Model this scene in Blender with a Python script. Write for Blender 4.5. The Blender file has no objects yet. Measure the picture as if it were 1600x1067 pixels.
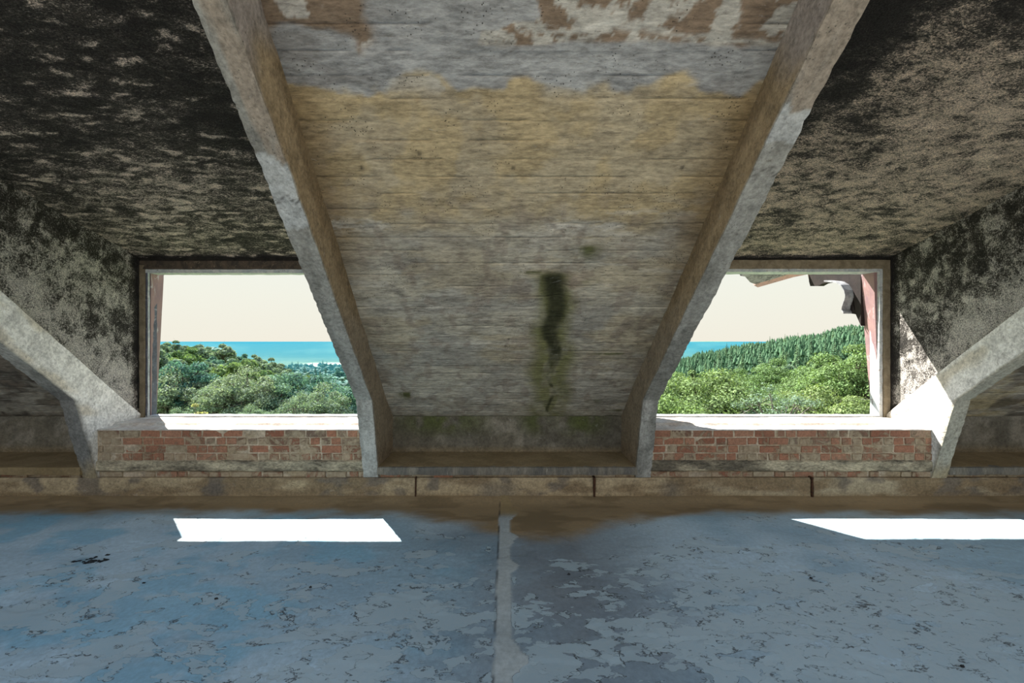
import bpy, bmesh, math, random
import numpy as np
from mathutils import Vector

random.seed(7)
rng = np.random.default_rng(11)
S = bpy.context.scene
COL = S.collection
F = 640.0            # focal length in pixels of the 1600 px wide frame
EYE = 1.83           # eye height above the attic floor
VX, VY = 791.0, 533.5

# ------------------------------------------------------------------ camera, sky, sun, exposure
cam_d = bpy.data.cameras.new('camera')
cam = bpy.data.objects.new('camera', cam_d)
COL.objects.link(cam)
cam.location = (0, 0, EYE)
cam.rotation_euler = (math.pi / 2, 0, 0)
cam_d.sensor_width = 36.0
cam_d.lens = F / 1600 * 36.0
cam_d.shift_x = (800 - VX) / 1600
cam_d.clip_start = 0.05
cam_d.clip_end = 20000
S.camera = cam

SUN_DIR = Vector((0.480, -0.512, -0.815))
sun_d = bpy.data.lights.new('sun', 'SUN')
sun_d.energy = 13.0
sun_d.angle = math.radians(0.4)
sun_d.color = (1.0, 0.955, 0.88)
sun = bpy.data.objects.new('sun', sun_d)
COL.objects.link(sun)
sun.rotation_euler = SUN_DIR.to_track_quat('-Z', 'Y').to_euler()

world = bpy.data.worlds.new('world')
S.world = world
world.use_nodes = True
wn, wl = world.node_tree.nodes, world.node_tree.links
wn.clear()
w_out = wn.new('ShaderNodeOutputWorld')
w_bg = wn.new('ShaderNodeBackground')
w_tc = wn.new('ShaderNodeTexCoord')
w_sep = wn.new('ShaderNodeSeparateXYZ')
w_rp = wn.new('ShaderNodeValToRGB')
wl.new(w_tc.outputs['Generated'], w_sep.inputs[0])
wl.new(w_sep.outputs['Z'], w_rp.inputs[0])
wl.new(w_rp.outputs[0], w_bg.inputs[0])
wl.new(w_bg.outputs[0], w_out.inputs[0])
w_bg.inputs[1].default_value = 0.86
el = w_rp.color_ramp.elements
el[0].position = 0.0; el[0].color = (0.80, 0.765, 0.66, 1)
el[1].position = 1.0; el[1].color = (0.50, 0.70, 1.0, 1)
for p, c in ((0.10, (0.80, 0.80, 0.705, 1)), (0.22, (0.78, 0.82, 0.76, 1)), (0.38, (0.80, 0.88, 0.98, 1)), (0.7, (0.62, 0.78, 1.0, 1))):
    e = el.new(p); e.color = c

S.view_settings.view_transform = 'Standard'
S.view_settings.look = 'None'
S.view_settings.gamma = 1
S.view_settings.use_curve_mapping = False
S.view_settings.exposure = 0.38

# ------------------------------------------------------------------ numpy noise
_perm = rng.random((256, 256))
def vnoise(x, y):
    x = np.asarray(x, float); y = np.asarray(y, float)
    xi = np.floor(x).astype(int); yi = np.floor(y).astype(int)
    fx = x - xi; fy = y - yi
    fx = fx * fx * (3 - 2 * fx); fy = fy * fy * (3 - 2 * fy)
    a = _perm[xi & 255, yi & 255]; b = _perm[(xi + 1) & 255, yi & 255]
    c = _perm[xi & 255, (yi + 1) & 255]; d = _perm[(xi + 1) & 255, (yi + 1) & 255]
    return (a * (1 - fx) + b * fx) * (1 - fy) + (c * (1 - fx) + d * fx) * fy
def fbm(x, y, oct=4, gain=0.5):
    s = 0; a = 1; t = 0
    for k in range(oct):
        s = s + a * vnoise(x * 2 ** k + 17.3 * k, y * 2 ** k + 9.7 * k); t += a; a *= gain
    return s / t
def sm(x, a, b):
    t = np.clip((x - a) / (b - a), 0, 1)
    return t * t * (3 - 2 * t)
def mixc(c, col, m):
    return c * (1 - m[..., None]) + np.array(col, float) * m[..., None]

# ------------------------------------------------------------------ object helpers
def obj(name, me, mat=None, parent=None, label=None, cat=None, group=None, kind=None):
    if mat is not None and not me.materials:
        me.materials.append(mat)
    o = bpy.data.objects.new(name, me)
    COL.objects.link(o)
    if parent is not None:
        o.parent = parent
    for k, v in (('label', label), ('category', cat), ('group', group), ('kind', kind)):
        if v: o[k] = v
    return o
def empty(name, loc=(0, 0, 0), **kw):
    o = obj(name, None) if False else bpy.data.objects.new(name, None)
    COL.objects.link(o)
    o.location = loc
    o.empty_display_size = 0.1
    for k, v in kw.items():
        if v: o[{'cat': 'category'}.get(k, k)] = v
    return o
def mesh_np(name, verts, faces, smooth=True, cols=None, fattr=None):
    me = bpy.data.meshes.new(name)
    me.from_pydata([tuple(v) for v in verts] if not isinstance(verts, np.ndarray) else verts.tolist(), [], faces if not isinstance(faces, np.ndarray) else faces.tolist())
    if cols is not None:
        at = me.color_attributes.new('Col', 'FLOAT_COLOR', 'POINT')
        c4 = np.ones((len(verts), 4), np.float32); c4[:, :3] = cols
        at.data.foreach_set('color', c4.ravel())
    if fattr is not None:
        at = me.attributes.new('mask', 'FLOAT', 'POINT')
        at.data.foreach_set('value', np.asarray(fattr, np.float32).ravel())
    if smooth:
        me.polygons.foreach_set('use_smooth', np.ones(len(me.polygons), bool))
    me.update()
    return me
def grid_faces(nu, nv, flip=False):
    i = np.arange(nu * nv).reshape(nv, nu)
    a, b, c, d = i[:-1, :-1].ravel(), i[:-1, 1:].ravel(), i[1:, 1:].ravel(), i[1:, :-1].ravel()
    return np.stack([a, d, c, b] if flip else [a, b, c, d], 1)
def box_bm(bm, x0, x1, y0, y1, z0, z1):
    vs = [bm.verts.new(p) for p in ((x0, y0, z0), (x1, y0, z0), (x1, y1, z0), (x0, y1, z0), (x0, y0, z1), (x1, y0, z1), (x1, y1, z1), (x0, y1, z1))]
    for f in ((0, 3, 2, 1), (4, 5, 6, 7), (0, 1, 5, 4), (1, 2, 6, 5), (2, 3, 7, 6), (3, 0, 4, 7)):
        bm.faces.new([vs[k] for k in f])
def bm_mesh(name, bm, smooth=False):
    me = bpy.data.meshes.new(name)
    bmesh.ops.recalc_face_normals(bm, faces=bm.faces)
    bm.to_mesh(me); bm.free()
    if smooth: me.polygons.foreach_set('use_smooth', np.ones(len(me.polygons), bool))
    return me
def rough_box(name, x0, x1, y0, y1, z0, z1, step=0.05, amp=0.004, chip=0.006, seed=0):
    """A box whose faces are subdivided and roughened, with worn edges."""
    nx = max(2, int(round((x1 - x0) / step)) + 1); ny = max(2, int(round((y1 - y0) / step)) + 1); nz = max(2, int(round((z1 - z0) / step)) + 1)
    X = np.linspace(x0, x1, nx); Y = np.linspace(y0, y1, ny); Z = np.linspace(z0, z1, nz)
    idx = {}; verts = []; faces = []
    def vid(i, j, k):
        if (i, j, k) not in idx:
            idx[(i, j, k)] = len(verts); verts.append((X[i], Y[j], Z[k], (i in (0, nx - 1)) + (j in (0, ny - 1)) + (k in (0, nz - 1))))
        return idx[(i, j, k)]
    for i in range(nx - 1):
        for j in range(ny - 1):
            for k, fl in ((0, True), (nz - 1, False)):
                q = [vid(i, j, k), vid(i + 1, j, k), vid(i + 1, j + 1, k), vid(i, j + 1, k)]
                faces.append(q[::-1] if fl else q)
    for i in range(nx - 1):
        for k in range(nz - 1):
            for j, fl in ((0, False), (ny - 1, True)):
                q = [vid(i, j, k), vid(i + 1, j, k), vid(i + 1, j, k + 1), vid(i, j, k + 1)]
                faces.append(q[::-1] if fl else q)
    for j in range(ny - 1):
        for k in range(nz - 1):
            for i, fl in ((0, True), (nx - 1, False)):
                q = [vid(i, j, k), vid(i, j + 1, k), vid(i, j + 1, k + 1), vid(i, j, k + 1)]
                faces.append(q[::-1] if fl else q)
    V = np.array(verts)
    P = V[:, :3].copy(); e = V[:, 3]
    c = np.array([(x0 + x1) / 2, (y0 + y1) / 2, (z0 + z1) / 2]); h = np.array([x1 - x0, y1 - y0, z1 - z0]) / 2
    d = (P - c) / h
    n1 = fbm(P[:, 0] * 9 + seed + P[:, 2] * 3, P[:, 1] * 9 + P[:, 2] * 8, 3) - 0.5
    n2 = fbm(P[:, 0] * 6 + 5 + seed, P[:, 1] * 7 + P[:, 2] * 9 + 3, 3)
    on = (np.abs(d) > 0.999).astype(float) * np.sign(d)
    P += on * (n1 * 2 * amp)[:, None]
    P -= on * ((e >= 2) * np.clip(n2 - 0.35, 0, 1) * 2.5 * chip)[:, None]
    return mesh_np(name, P, faces, smooth=False)

# ------------------------------------------------------------------ materials
def new_mat(name):
    m = bpy.data.materials.new(name); m.use_nodes = True
    nt = m.node_tree; nt.nodes.clear()
    out = nt.nodes.new('ShaderNodeOutputMaterial'); bs = nt.nodes.new('ShaderNodeBsdfPrincipled')
    nt.links.new(bs.outputs[0], out.inputs[0])
    bs.inputs['Roughness'].default_value = 0.9
    bs.inputs['Specular IOR Level'].default_value = 0.25
    return m, nt, bs
class N:
    def __init__(s, nt): s.nt = nt; s.pos = None
    def __call__(s, t, **kw):
        n = s.nt.nodes.new('ShaderNode' + t)
        for k, v in kw.items(): setattr(n, k, v)
        return n
    def link(s, a, b): s.nt.links.new(a, b)
    def P(s, scale=(1, 1, 1), rot=(0, 0, 0)):
        g = s('NewGeometry'); m = s('Mapping'); s.link(g.outputs['Position'], m.inputs[0])
        m.inputs['Scale'].default_value = scale; m.inputs['Rotation'].default_value = rot
        return m.outputs[0]
    def noise(s, scale, detail=4, rough=0.6, vec=None, dist=0.0):
        n = s('TexNoise'); n.inputs['Scale'].default_value = scale; n.inputs['Detail'].default_value = detail
        n.inputs['Roughness'].default_value = rough; n.inputs['Distortion'].default_value = dist
        s.link(vec if vec is not None else s.P(), n.inputs['Vector']); return n.outputs['Fac']
    def vor(s, scale, vec=None, feature='F1'):
        n = s('TexVoronoi', feature=feature); n.inputs['Scale'].default_value = scale
        s.link(vec if vec is not None else s.P(), n.inputs['Vector']); return n.outputs['Distance']
    def ss(s, x, a, b, lo=0.0, hi=1.0):
        n = s('MapRange'); n.interpolation_type = 'SMOOTHSTEP'
        s.link(x, n.inputs[0]); n.inputs[1].default_value = a; n.inputs[2].default_value = b
        n.inputs[3].default_value = lo; n.inputs[4].default_value = hi; return n.outputs[0]
    def m(s, op, a, b=None, c=None):
        n = s('Math', operation=op)
        for k, v in enumerate((a, b, c)):
            if v is None: continue
            if isinstance(v, (int, float)): n.inputs[k].default_value = v
            else: s.link(v, n.inputs[k])
        return n.outputs[0]
    def mix(s, f, a, b, mode='MIX'):
        n = s('Mix', data_type='RGBA', blend_type=mode)
        for sock, v in ((n.inputs[0], f), (n.inputs[6], a), (n.inputs[7], b)):
            if isinstance(v, (int, float)): sock.default_value = v
            elif isinstance(v, tuple): sock.default_value = (*v[:3], 1)
            else: s.link(v, sock)
        return n.outputs[2]
    def attr(s, name):
        n = s('Attribute', attribute_name=name); return n
    def bump(s, h, strength, dist, bs, prev=None):
        n = s('Bump'); n.inputs['Strength'].default_value = strength; n.inputs['Distance'].default_value = dist
        s.link(h, n.inputs['Height'])
        if prev is not None: s.link(prev, n.inputs['Normal'])
        s.link(n.outputs[0], bs.inputs['Normal']); return n.outputs[0]

def mat_concrete(name, base=None, grain=0.35, pits=0.6, bump=0.5, white=0.25, streak=(1, 1, 1), second=None, rough=0.9):
    m, nt, bs = new_mat(name); n = N(nt)
    col = n.attr('Col').outputs['Color'] if base is None else None
    if base is not None:
        big = n.noise(2.2, 5, 0.65, n.P(streak))
        col = n.mix(n.ss(big, 0.38, 0.62), base, second or tuple(c * 0.6 for c in base))
    g1 = n.noise(38, 6, 0.72, n.P(streak)); g2 = n.noise(9, 5, 0.7, n.P(streak), 0.4)
    v = n.m('ADD', n.ss(g1, 0.25, 0.75, 1 - grain, 1 + grain), n.ss(g2, 0.3, 0.7, -grain * 0.6, grain * 0.6))
    vc = n('CombineColor'); [n.link(v, vc.inputs[k]) for k in range(3)]
    col = n.mix(1.0, col, vc.outputs[0], 'MULTIPLY')
    # flaked pale skin of lime left on the concrete
    w = n.ss(n.noise(14, 8, 0.78, n.P(streak), 0.8), 0.60, 0.66, 0, white)
    col = n.mix(w, col, (0.55, 0.53, 0.48))
    dk_ = n.ss(n.noise(26, 7, 0.8, n.P((streak[0] * .7, streak[1] * 1.5, streak[2] * 1.5)), 0.6), 0.56, 0.66, 0, 0.55)
    col = n.mix(dk_, col, (0.11, 0.095, 0.075))
    pd = n.vor(46); pm = n.ss(pd, 0.10, 0.22, 1, 0)
    pm = n.m('MULTIPLY', pm, n.ss(n.noise(5, 3), 0.52, 0.62, 0, pits))
    col = n.mix(pm, col, (0.05, 0.045, 0.038))
    n.link(col, bs.inputs['Base Color'])
    bs.inputs['Roughness'].default_value = rough
    h = n.m('ADD', n.m('MULTIPLY', g1, 0.6), n.m('SUBTRACT', n.m('MULTIPLY', w, 0.4), n.m('MULTIPLY', pm, 0.8)))
    n.bump(h, bump, 0.012, bs)
    return m

def mat_roughcast(name, pale=(0.46, 0.41, 0.33), stretch=(1, 1, 1), rot=(0, 0, 0), patch=0.12):
    m, nt, bs = new_mat(name); n = N(nt)
    mask = n.attr('mask').outputs['Fac']
    P = n.P(stretch, rot)
    fine = n.noise(75, 4, 0.85, P); mid = n.noise(8, 6, 0.74, P, 0.6); big = n.noise(4.2, 4, 0.6, P, 0.3)
    sc = n.m('ADD', n.m('MULTIPLY', fine, 1.35), n.m('ADD', n.m('MULTIPLY', mid, 1.15), n.m('MULTIPLY', big, 0.5)))
    wv_ = n('VectorMath', operation='ADD'); n.link(P, wv_.inputs[0]); tn_ = n('TexNoise'); tn_.inputs['Scale'].default_value = 9; n.link(P, tn_.inputs['Vector']); sc_ = n('VectorMath', operation='SCALE'); n.link(tn_.outputs['Color'], sc_.inputs[0]); sc_.inputs['Scale'].default_value = 0.22; n.link(sc_.outputs[0], wv_.inputs[1]); vc_ = n.vor(6, wv_.outputs[0]); x = n.m('ADD', n.m('SUBTRACT', sc, 1.455), n.m('ADD', n.m('MULTIPLY', mask, 0.5), n.ss(vc_, 0.05, 0.45, patch, -patch)))           # mask > 0: clean, < 0: sooty
    t = n.ss(x, -0.34, 0.42)
    rp = n('ValToRGB'); n.link(t, rp.inputs[0])
    e = rp.color_ramp.elements
    e[0].position = 0; e[0].color = (0.030, 0.028, 0.027, 1)
    e[1].position = 1; e[1].color = (*[min(1, c * 1.35) for c in pale], 1)
    k = e.new(0.42); k.color = (0.11, 0.10, 0.088, 1)
    k = e.new(0.7); k.color = (*pale, 1)
    gr = n.ss(n.noise(110, 3, 0.8), 0.36, 0.64, 0.45, 1.5); gc_ = n('CombineColor'); [n.link(gr, gc_.inputs[k]) for k in range(3)]
    n.link(n.mix(1.0, rp.outputs[0], gc_.outputs[0], 'MULTIPLY'), bs.inputs['Base Color'])
    bs.inputs['Roughness'].default_value = 0.95
    n.bump(sc, 1.0, 0.03, bs)
    return m

def mat_simple(name, c1, c2, scale=6, rough=0.8, bump=0.3, streak=(1, 1, 1), spec=0.25, chips=None, contrast=0.15):
    m, nt, bs = new_mat(name); n = N(nt)
    a = n.noise(scale, 7, 0.7, n.P(streak), 0.4)
    col = n.mix(n.ss(a, 0.5 - contrast, 0.5 + contrast), c1, c2)
    if chips:
        col = n.mix(n.ss(n.noise(scale * 2.3, 8, 0.75, n.P(streak), 1.0), 0.58, 0.62), col, chips)
    n.link(col, bs.inputs['Base Color']); bs.inputs['Roughness'].default_value = rough
    bs.inputs['Specular IOR Level'].default_value = spec
    n.bump(n.noise(scale * 6, 6, 0.75, n.P(streak)), bump, 0.008, bs)
    return m

def mat_brick(name):
    m, nt, bs = new_mat(name); n = N(nt)
    r = n('ObjectInfo').outputs['Random']
    rp = n('ValToRGB'); n.link(r, rp.inputs[0]); e = rp.color_ramp.elements
    e[0].position = 0; e[0].color = (0.46, 0.20, 0.12, 1); e[1].position = 1; e[1].color = (0.30, 0.13, 0.085, 1)
    for p, c in ((0.25, (0.52, 0.27, 0.17, 1)), (0.5, (0.38, 0.15, 0.09, 1)), (0.72, (0.42, 0.29, 0.20, 1)), (0.85, (0.28, 0.20, 0.15, 1))):
        k = e.new(p); k.color = c
    g = n.noise(45, 6, 0.75)
    col = n.mix(n.ss(g, 0.3, 0.7), rp.outputs[0], n.mix(0.55, rp.outputs[0], (0.10, 0.06, 0.04)))
    sx = n('SeparateXYZ'); gg = n('NewGeometry'); n.link(gg.outputs['Position'], sx.inputs[0])
    smear = n.m('ADD', n.noise(5.5, 8, 0.76, None, 0.7), n.ss(r, 0.0, 1.0, -0.07, 0.10))
    lowz = n.ss(sx.outputs['Z'], 0.42, 0.80, 0.10, -0.03)
    sw = n.ss(n.m('ADD', smear, lowz), 0.50, 0.60)
    mort = n.mix(n.ss(n.noise(22, 6, 0.75), 0.35, 0.65), (0.50, 0.41, 0.28), (0.33, 0.25, 0.16))
    col = n.mix(n.m('MULTIPLY', sw, 0.78), col, mort)
    n.link(col, bs.inputs['Base Color'])
    n.bump(n.m('ADD', n.noise(60, 6, 0.75), sw), 0.7, 0.012, bs)
    return m

def mat_floor(name):
    m, nt, bs = new_mat(name); n = N(nt)
    col = n.attr('Col').outputs['Color']
    st = n.attr('mask').outputs['Fac']          # how far the paint has come off
    P = n.P((0.62, 1.15, 1))
    peel = n.m('ADD', n.noise(3.0, 7, 0.6, P, 0.3), n.m('MULTIPLY', st, 0.16))
    p1 = n.ss(peel, 0.600, 0.606)
    peel2 = n.noise(7.5, 5, 0.6, P, 0.2)
    p2 = n.ss(n.m('ADD', peel2, n.m('MULTIPLY', st, 0.20)), 0.655, 0.662)
    g = n.noise(30, 6, 0.7); cl = n.noise(1.6, 4, 0.6, P)
    col = n.mix(n.ss(cl, 0.35, 0.65, 0.0, 0.4), col, n.mix(1.0, col, (0.62, 0.66, 0.70), 'MULTIPLY'))
    bare = n.mix(n.ss(g, 0.35, 0.65), (0.44, 0.54, 0.58), (0.33, 0.42, 0.46))
    col = n.mix(n.m('MULTIPLY', p1, 0.75), col, bare)
    col = n.mix(n.m('MULTIPLY', p2, 0.65), col, bare)
    # dark lines painting the shadow along broken paint edges
    e1 = n.m('MULTIPLY', n.ss(peel, 0.590, 0.600), n.ss(peel, 0.603, 0.613, 1, 0))
    e2 = n.m('MULTIPLY', n.ss(n.m('ADD', peel2, n.m('MULTIPLY', st, 0.20)), 0.640, 0.653), n.ss(n.m('ADD', peel2, n.m('MULTIPLY', st, 0.20)), 0.66, 0.675, 1, 0))
    brk = n.ss(n.noise(9, 3), 0.50, 0.56)
    ed = n.m('MULTIPLY', n.m('MAXIMUM', e1, n.m('MULTIPLY', e2, 0.8)), brk)
    col = n.mix(n.m('MULTIPLY', ed, 0.85), col, (0.03, 0.032, 0.032))
    v = n.ss(g, 0.25, 0.75, 0.84, 1.16); vc = n('CombineColor'); [n.link(v, vc.inputs[k]) for k in range(3)]
    col = n.mix(1.0, col, vc.outputs[0], 'MULTIPLY')
    n.link(col, bs.inputs['Base Color'])
    n.link(n.ss(g, 0.3, 0.7, 0.48, 0.75), bs.inputs['Roughness'])
    bs.inputs['Specular IOR Level'].default_value = 0.35
    h = n.m('SUBTRACT', n.m('MULTIPLY', n.noise(11, 6, 0.7), 0.35), n.m('ADD', p1, n.m('MULTIPLY', p2, 0.6)))
    n.bump(h, 0.6, 0.008, bs)
    return m

def mat_leaf(name, c1, c2, c3, trans=0.25):
    m, nt, bs = new_mat(name); n = N(nt)
    out = [x for x in nt.nodes if x.type == 'OUTPUT_MATERIAL'][0]
    r = n('ObjectInfo').outputs['Random']
    rp = n('ValToRGB'); n.link(r, rp.inputs[0]); e = rp.color_ramp.elements
    e[0].color = (*c1, 1); e[1].color = (*c3, 1); k = e.new(0.5); k.color = (*c2, 1)
    v = n.attr('mask').outputs['Fac']
    vc = n('CombineColor'); [n.link(n.ss(v, 0, 1, 0.55, 1.45), vc.inputs[k]) for k in range(3)]
    col = n.mix(1.0, rp.outputs[0], vc.outputs[0], 'MULTIPLY')
    n.link(col, bs.inputs['Base Color']); bs.inputs['Roughness'].default_value = 0.7; bs.inputs['Specular IOR Level'].default_value = 0.1
    tr = n('BsdfTranslucent'); n.link(n.mix(1.0, col, (1.25, 1.3, 0.7), 'MULTIPLY'), tr.inputs[0])
    ms = n('MixShader'); ms.inputs[0].default_value = trans
    n.link(bs.outputs[0], ms.inputs[1]); n.link(tr.outputs[0], ms.inputs[2]); n.link(ms.outputs[0], out.inputs[0])
    return m

M = dict(
    slab=mat_concrete('board_marked_concrete', None, grain=0.36, pits=0.9, bump=0.6, white=0.30, streak=(0.35, 1.2, 1.2)),
    rib=mat_concrete('rib_concrete', None, grain=0.34, pits=0.6, bump=0.6, white=0.28, streak=(1, 1, 0.8)),
    beam=mat_concrete('beam_concrete', (0.135, 0.125, 0.11), grain=0.25, bump=0.5, white=0.55, streak=(2.2, 1, 0.5), second=(0.22, 0.195, 0.155)),
    niche=mat_concrete('niche_floor_screed', (0.30, 0.22, 0.12), grain=0.15, pits=0.2, bump=0.3, white=0.0, second=(0.23, 0.165, 0.085)),
    rc_left=mat_roughcast('sooty_roughcast_left', (0.62, 0.53, 0.46), (0.6, 1.6, 1.0), (0, 0, 0.6), 0.16),
    rc_right=mat_roughcast('sooty_roughcast_right', (0.64, 0.53, 0.43), (0.7, 1.6, 1.0), (0, 0, -0.6), 0.06),
    cheek=mat_roughcast('sooty_cheek_plaster', (0.66, 0.62, 0.58), (1, 1, 0.8), (0, 0, 0), 0.10),
    brick=mat_brick('old_red_brick'),
    mortar=mat_concrete('wall_mortar', (0.52, 0.42, 0.31), grain=0.3, pits=0.5, bump=0.9, white=0.3, second=(0.36, 0.27, 0.17)),
    band=mat_concrete('ragged_mortar_band', (0.46, 0.39, 0.27), grain=0.5, pits=1.0, bump=1.0, white=0.2, streak=(0.7, 1, 2.0), second=(0.13, 0.11, 0.08)),
    plaster=mat_concrete('low_wall_plaster', None, grain=0.28, pits=0.7, bump=0.6, white=0.2),
    sill=mat_concrete('sill_mortar', (0.62, 0.60, 0.56), grain=0.2, pits=0.5, bump=0.6, white=0.5, second=(0.50, 0.42, 0.36)),
    floor=mat_floor('worn_blue_grey_floor'),
    wood_tan=mat_simple('weathered_tan_wood', (0.27, 0.225, 0.155), (0.17, 0.135, 0.09), 10, 0.8, 0.5, (1, 1, 1)),
    wood_dark=mat_simple('weathered_dark_wood', (0.10, 0.075, 0.055), (0.045, 0.038, 0.032), 10, 0.8, 0.5, chips=(0.20, 0.16, 0.11)),
    gap_black=mat_simple('black_joint_strip', (0.016, 0.015, 0.014), (0.03, 0.027, 0.024), 12, 0.95, 0.6),  # black strip put in for the dark gap round the frame
    wood_white=mat_simple('flaking_white_paint', (0.62, 0.63, 0.62), (0.40, 0.44, 0.48), 14, 0.6, 0.4, chips=(0.22, 0.19, 0.17)),
    wood_brown=mat_simple('red_brown_painted_wood', (0.33, 0.20, 0.19), (0.24, 0.15, 0.165), 7, 0.5, 0.3, (1, 1, 0.3), 0.4, chips=(0.46, 0.40, 0.40)),
    bracket=mat_simple('dark_tarred_wood', (0.018, 0.014, 0.013), (0.03, 0.022, 0.02), 8, 0.8, 0.4),
    bracket_edge=mat_simple('grey_bracket_edge', (0.42, 0.43, 0.44), (0.20, 0.20, 0.21), 10, 0.8, 0.4),
    eave=mat_simple('peeling_grey_eave', (0.30, 0.32, 0.34), (0.10, 0.10, 0.11), 9, 0.8, 0.5, chips=(0.5, 0.5, 0.48)),
    fascia=mat_simple('faded_pink_fascia', (0.55, 0.36, 0.31), (0.40, 0.30, 0.26), 9, 0.8, 0.4, chips=(0.16, 0.15, 0.15)),
    wood_blue=mat_simple('blue_grey_painted_wood', (0.13, 0.14, 0.18), (0.08, 0.085, 0.11), 9, 0.6, 0.4, chips=(0.3, 0.3, 0.33)),
    rust=mat_simple('rusty_slot_brown', (0.09, 0.04, 0.02), (0.04, 0.022, 0.014), 30, 0.9, 0.5),
    wire=mat_simple('grey_wire', (0.2, 0.2, 0.2), (0.12, 0.12, 0.12), 30, 0.5, 0.1),
    ash=mat_simple('black_ash', (0.012, 0.014, 0.016), (0.03, 0.033, 0.036), 40, 0.95, 0.5),
    chip=mat_simple('dark_grit', (0.05, 0.05, 0.05), (0.02, 0.02, 0.02), 40, 0.95, 0.4),
    bark=mat_simple('bark', (0.10, 0.085, 0.065), (0.05, 0.042, 0.035), 2, 0.9, 0.2),
    bark_pale=mat_simple('pale_bark', (0.24, 0.22, 0.19), (0.13, 0.12, 0.10), 2, 0.9, 0.2),
    leaf_a=mat_leaf('leaf_bright_green', (0.19, 0.28, 0.11), (0.145, 0.235, 0.10), (0.23, 0.30, 0.13)),
    leaf_b=mat_leaf('leaf_teal_green', (0.10, 0.22, 0.19), (0.13, 0.25, 0.21), (0.17, 0.28, 0.21)),
    leaf_c=mat_leaf('needle_dark_green', (0.075, 0.155, 0.09), (0.11, 0.20, 0.105), (0.155, 0.25, 0.115), 0.2),
    leaf_y=mat_leaf('leaf_pale_yellow', (0.40, 0.40, 0.17), (0.40, 0.40, 0.17), (0.42, 0.42, 0.2)),
    leaf_g=mat_leaf('leaf_dusty_green', (0.19, 0.28, 0.20), (0.21, 0.29, 0.21), (0.25, 0.32, 0.23)),
)

# ------------------------------------------------------------------ room geometry constants (z above the attic floor)
SL = 0.931                                   # slope of the main roof
YB, ZB = 5.34, EYE - 0.977                   # foot of the sloping slab
K = 0.049                                    # the rafters lean sideways a little as they rise
ZK = EYE - 0.645
CL = math.sqrt(1 + SL * SL)
def roof_z(y): return ZB + SL * (YB - y)
def slab_uv(px, py):
    """where a stain sits on the slab: u across, v up the slope"""
    t = (VY - py) / F
    y = (ZB - EYE + SL * YB) / (t + SL)
    z = EYE + t * y
    return (px - VX) / F * y - K * (z - ZK), (YB - y) * CL
def floor_xy(px, py):
    y = EYE * F / (py - VY)
    return (px - VX) / F * y, y
YTOP = 0.7  # slabs stop here out of view so open sky fills the room
VTOP = (YB - YTOP) * CL

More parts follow.
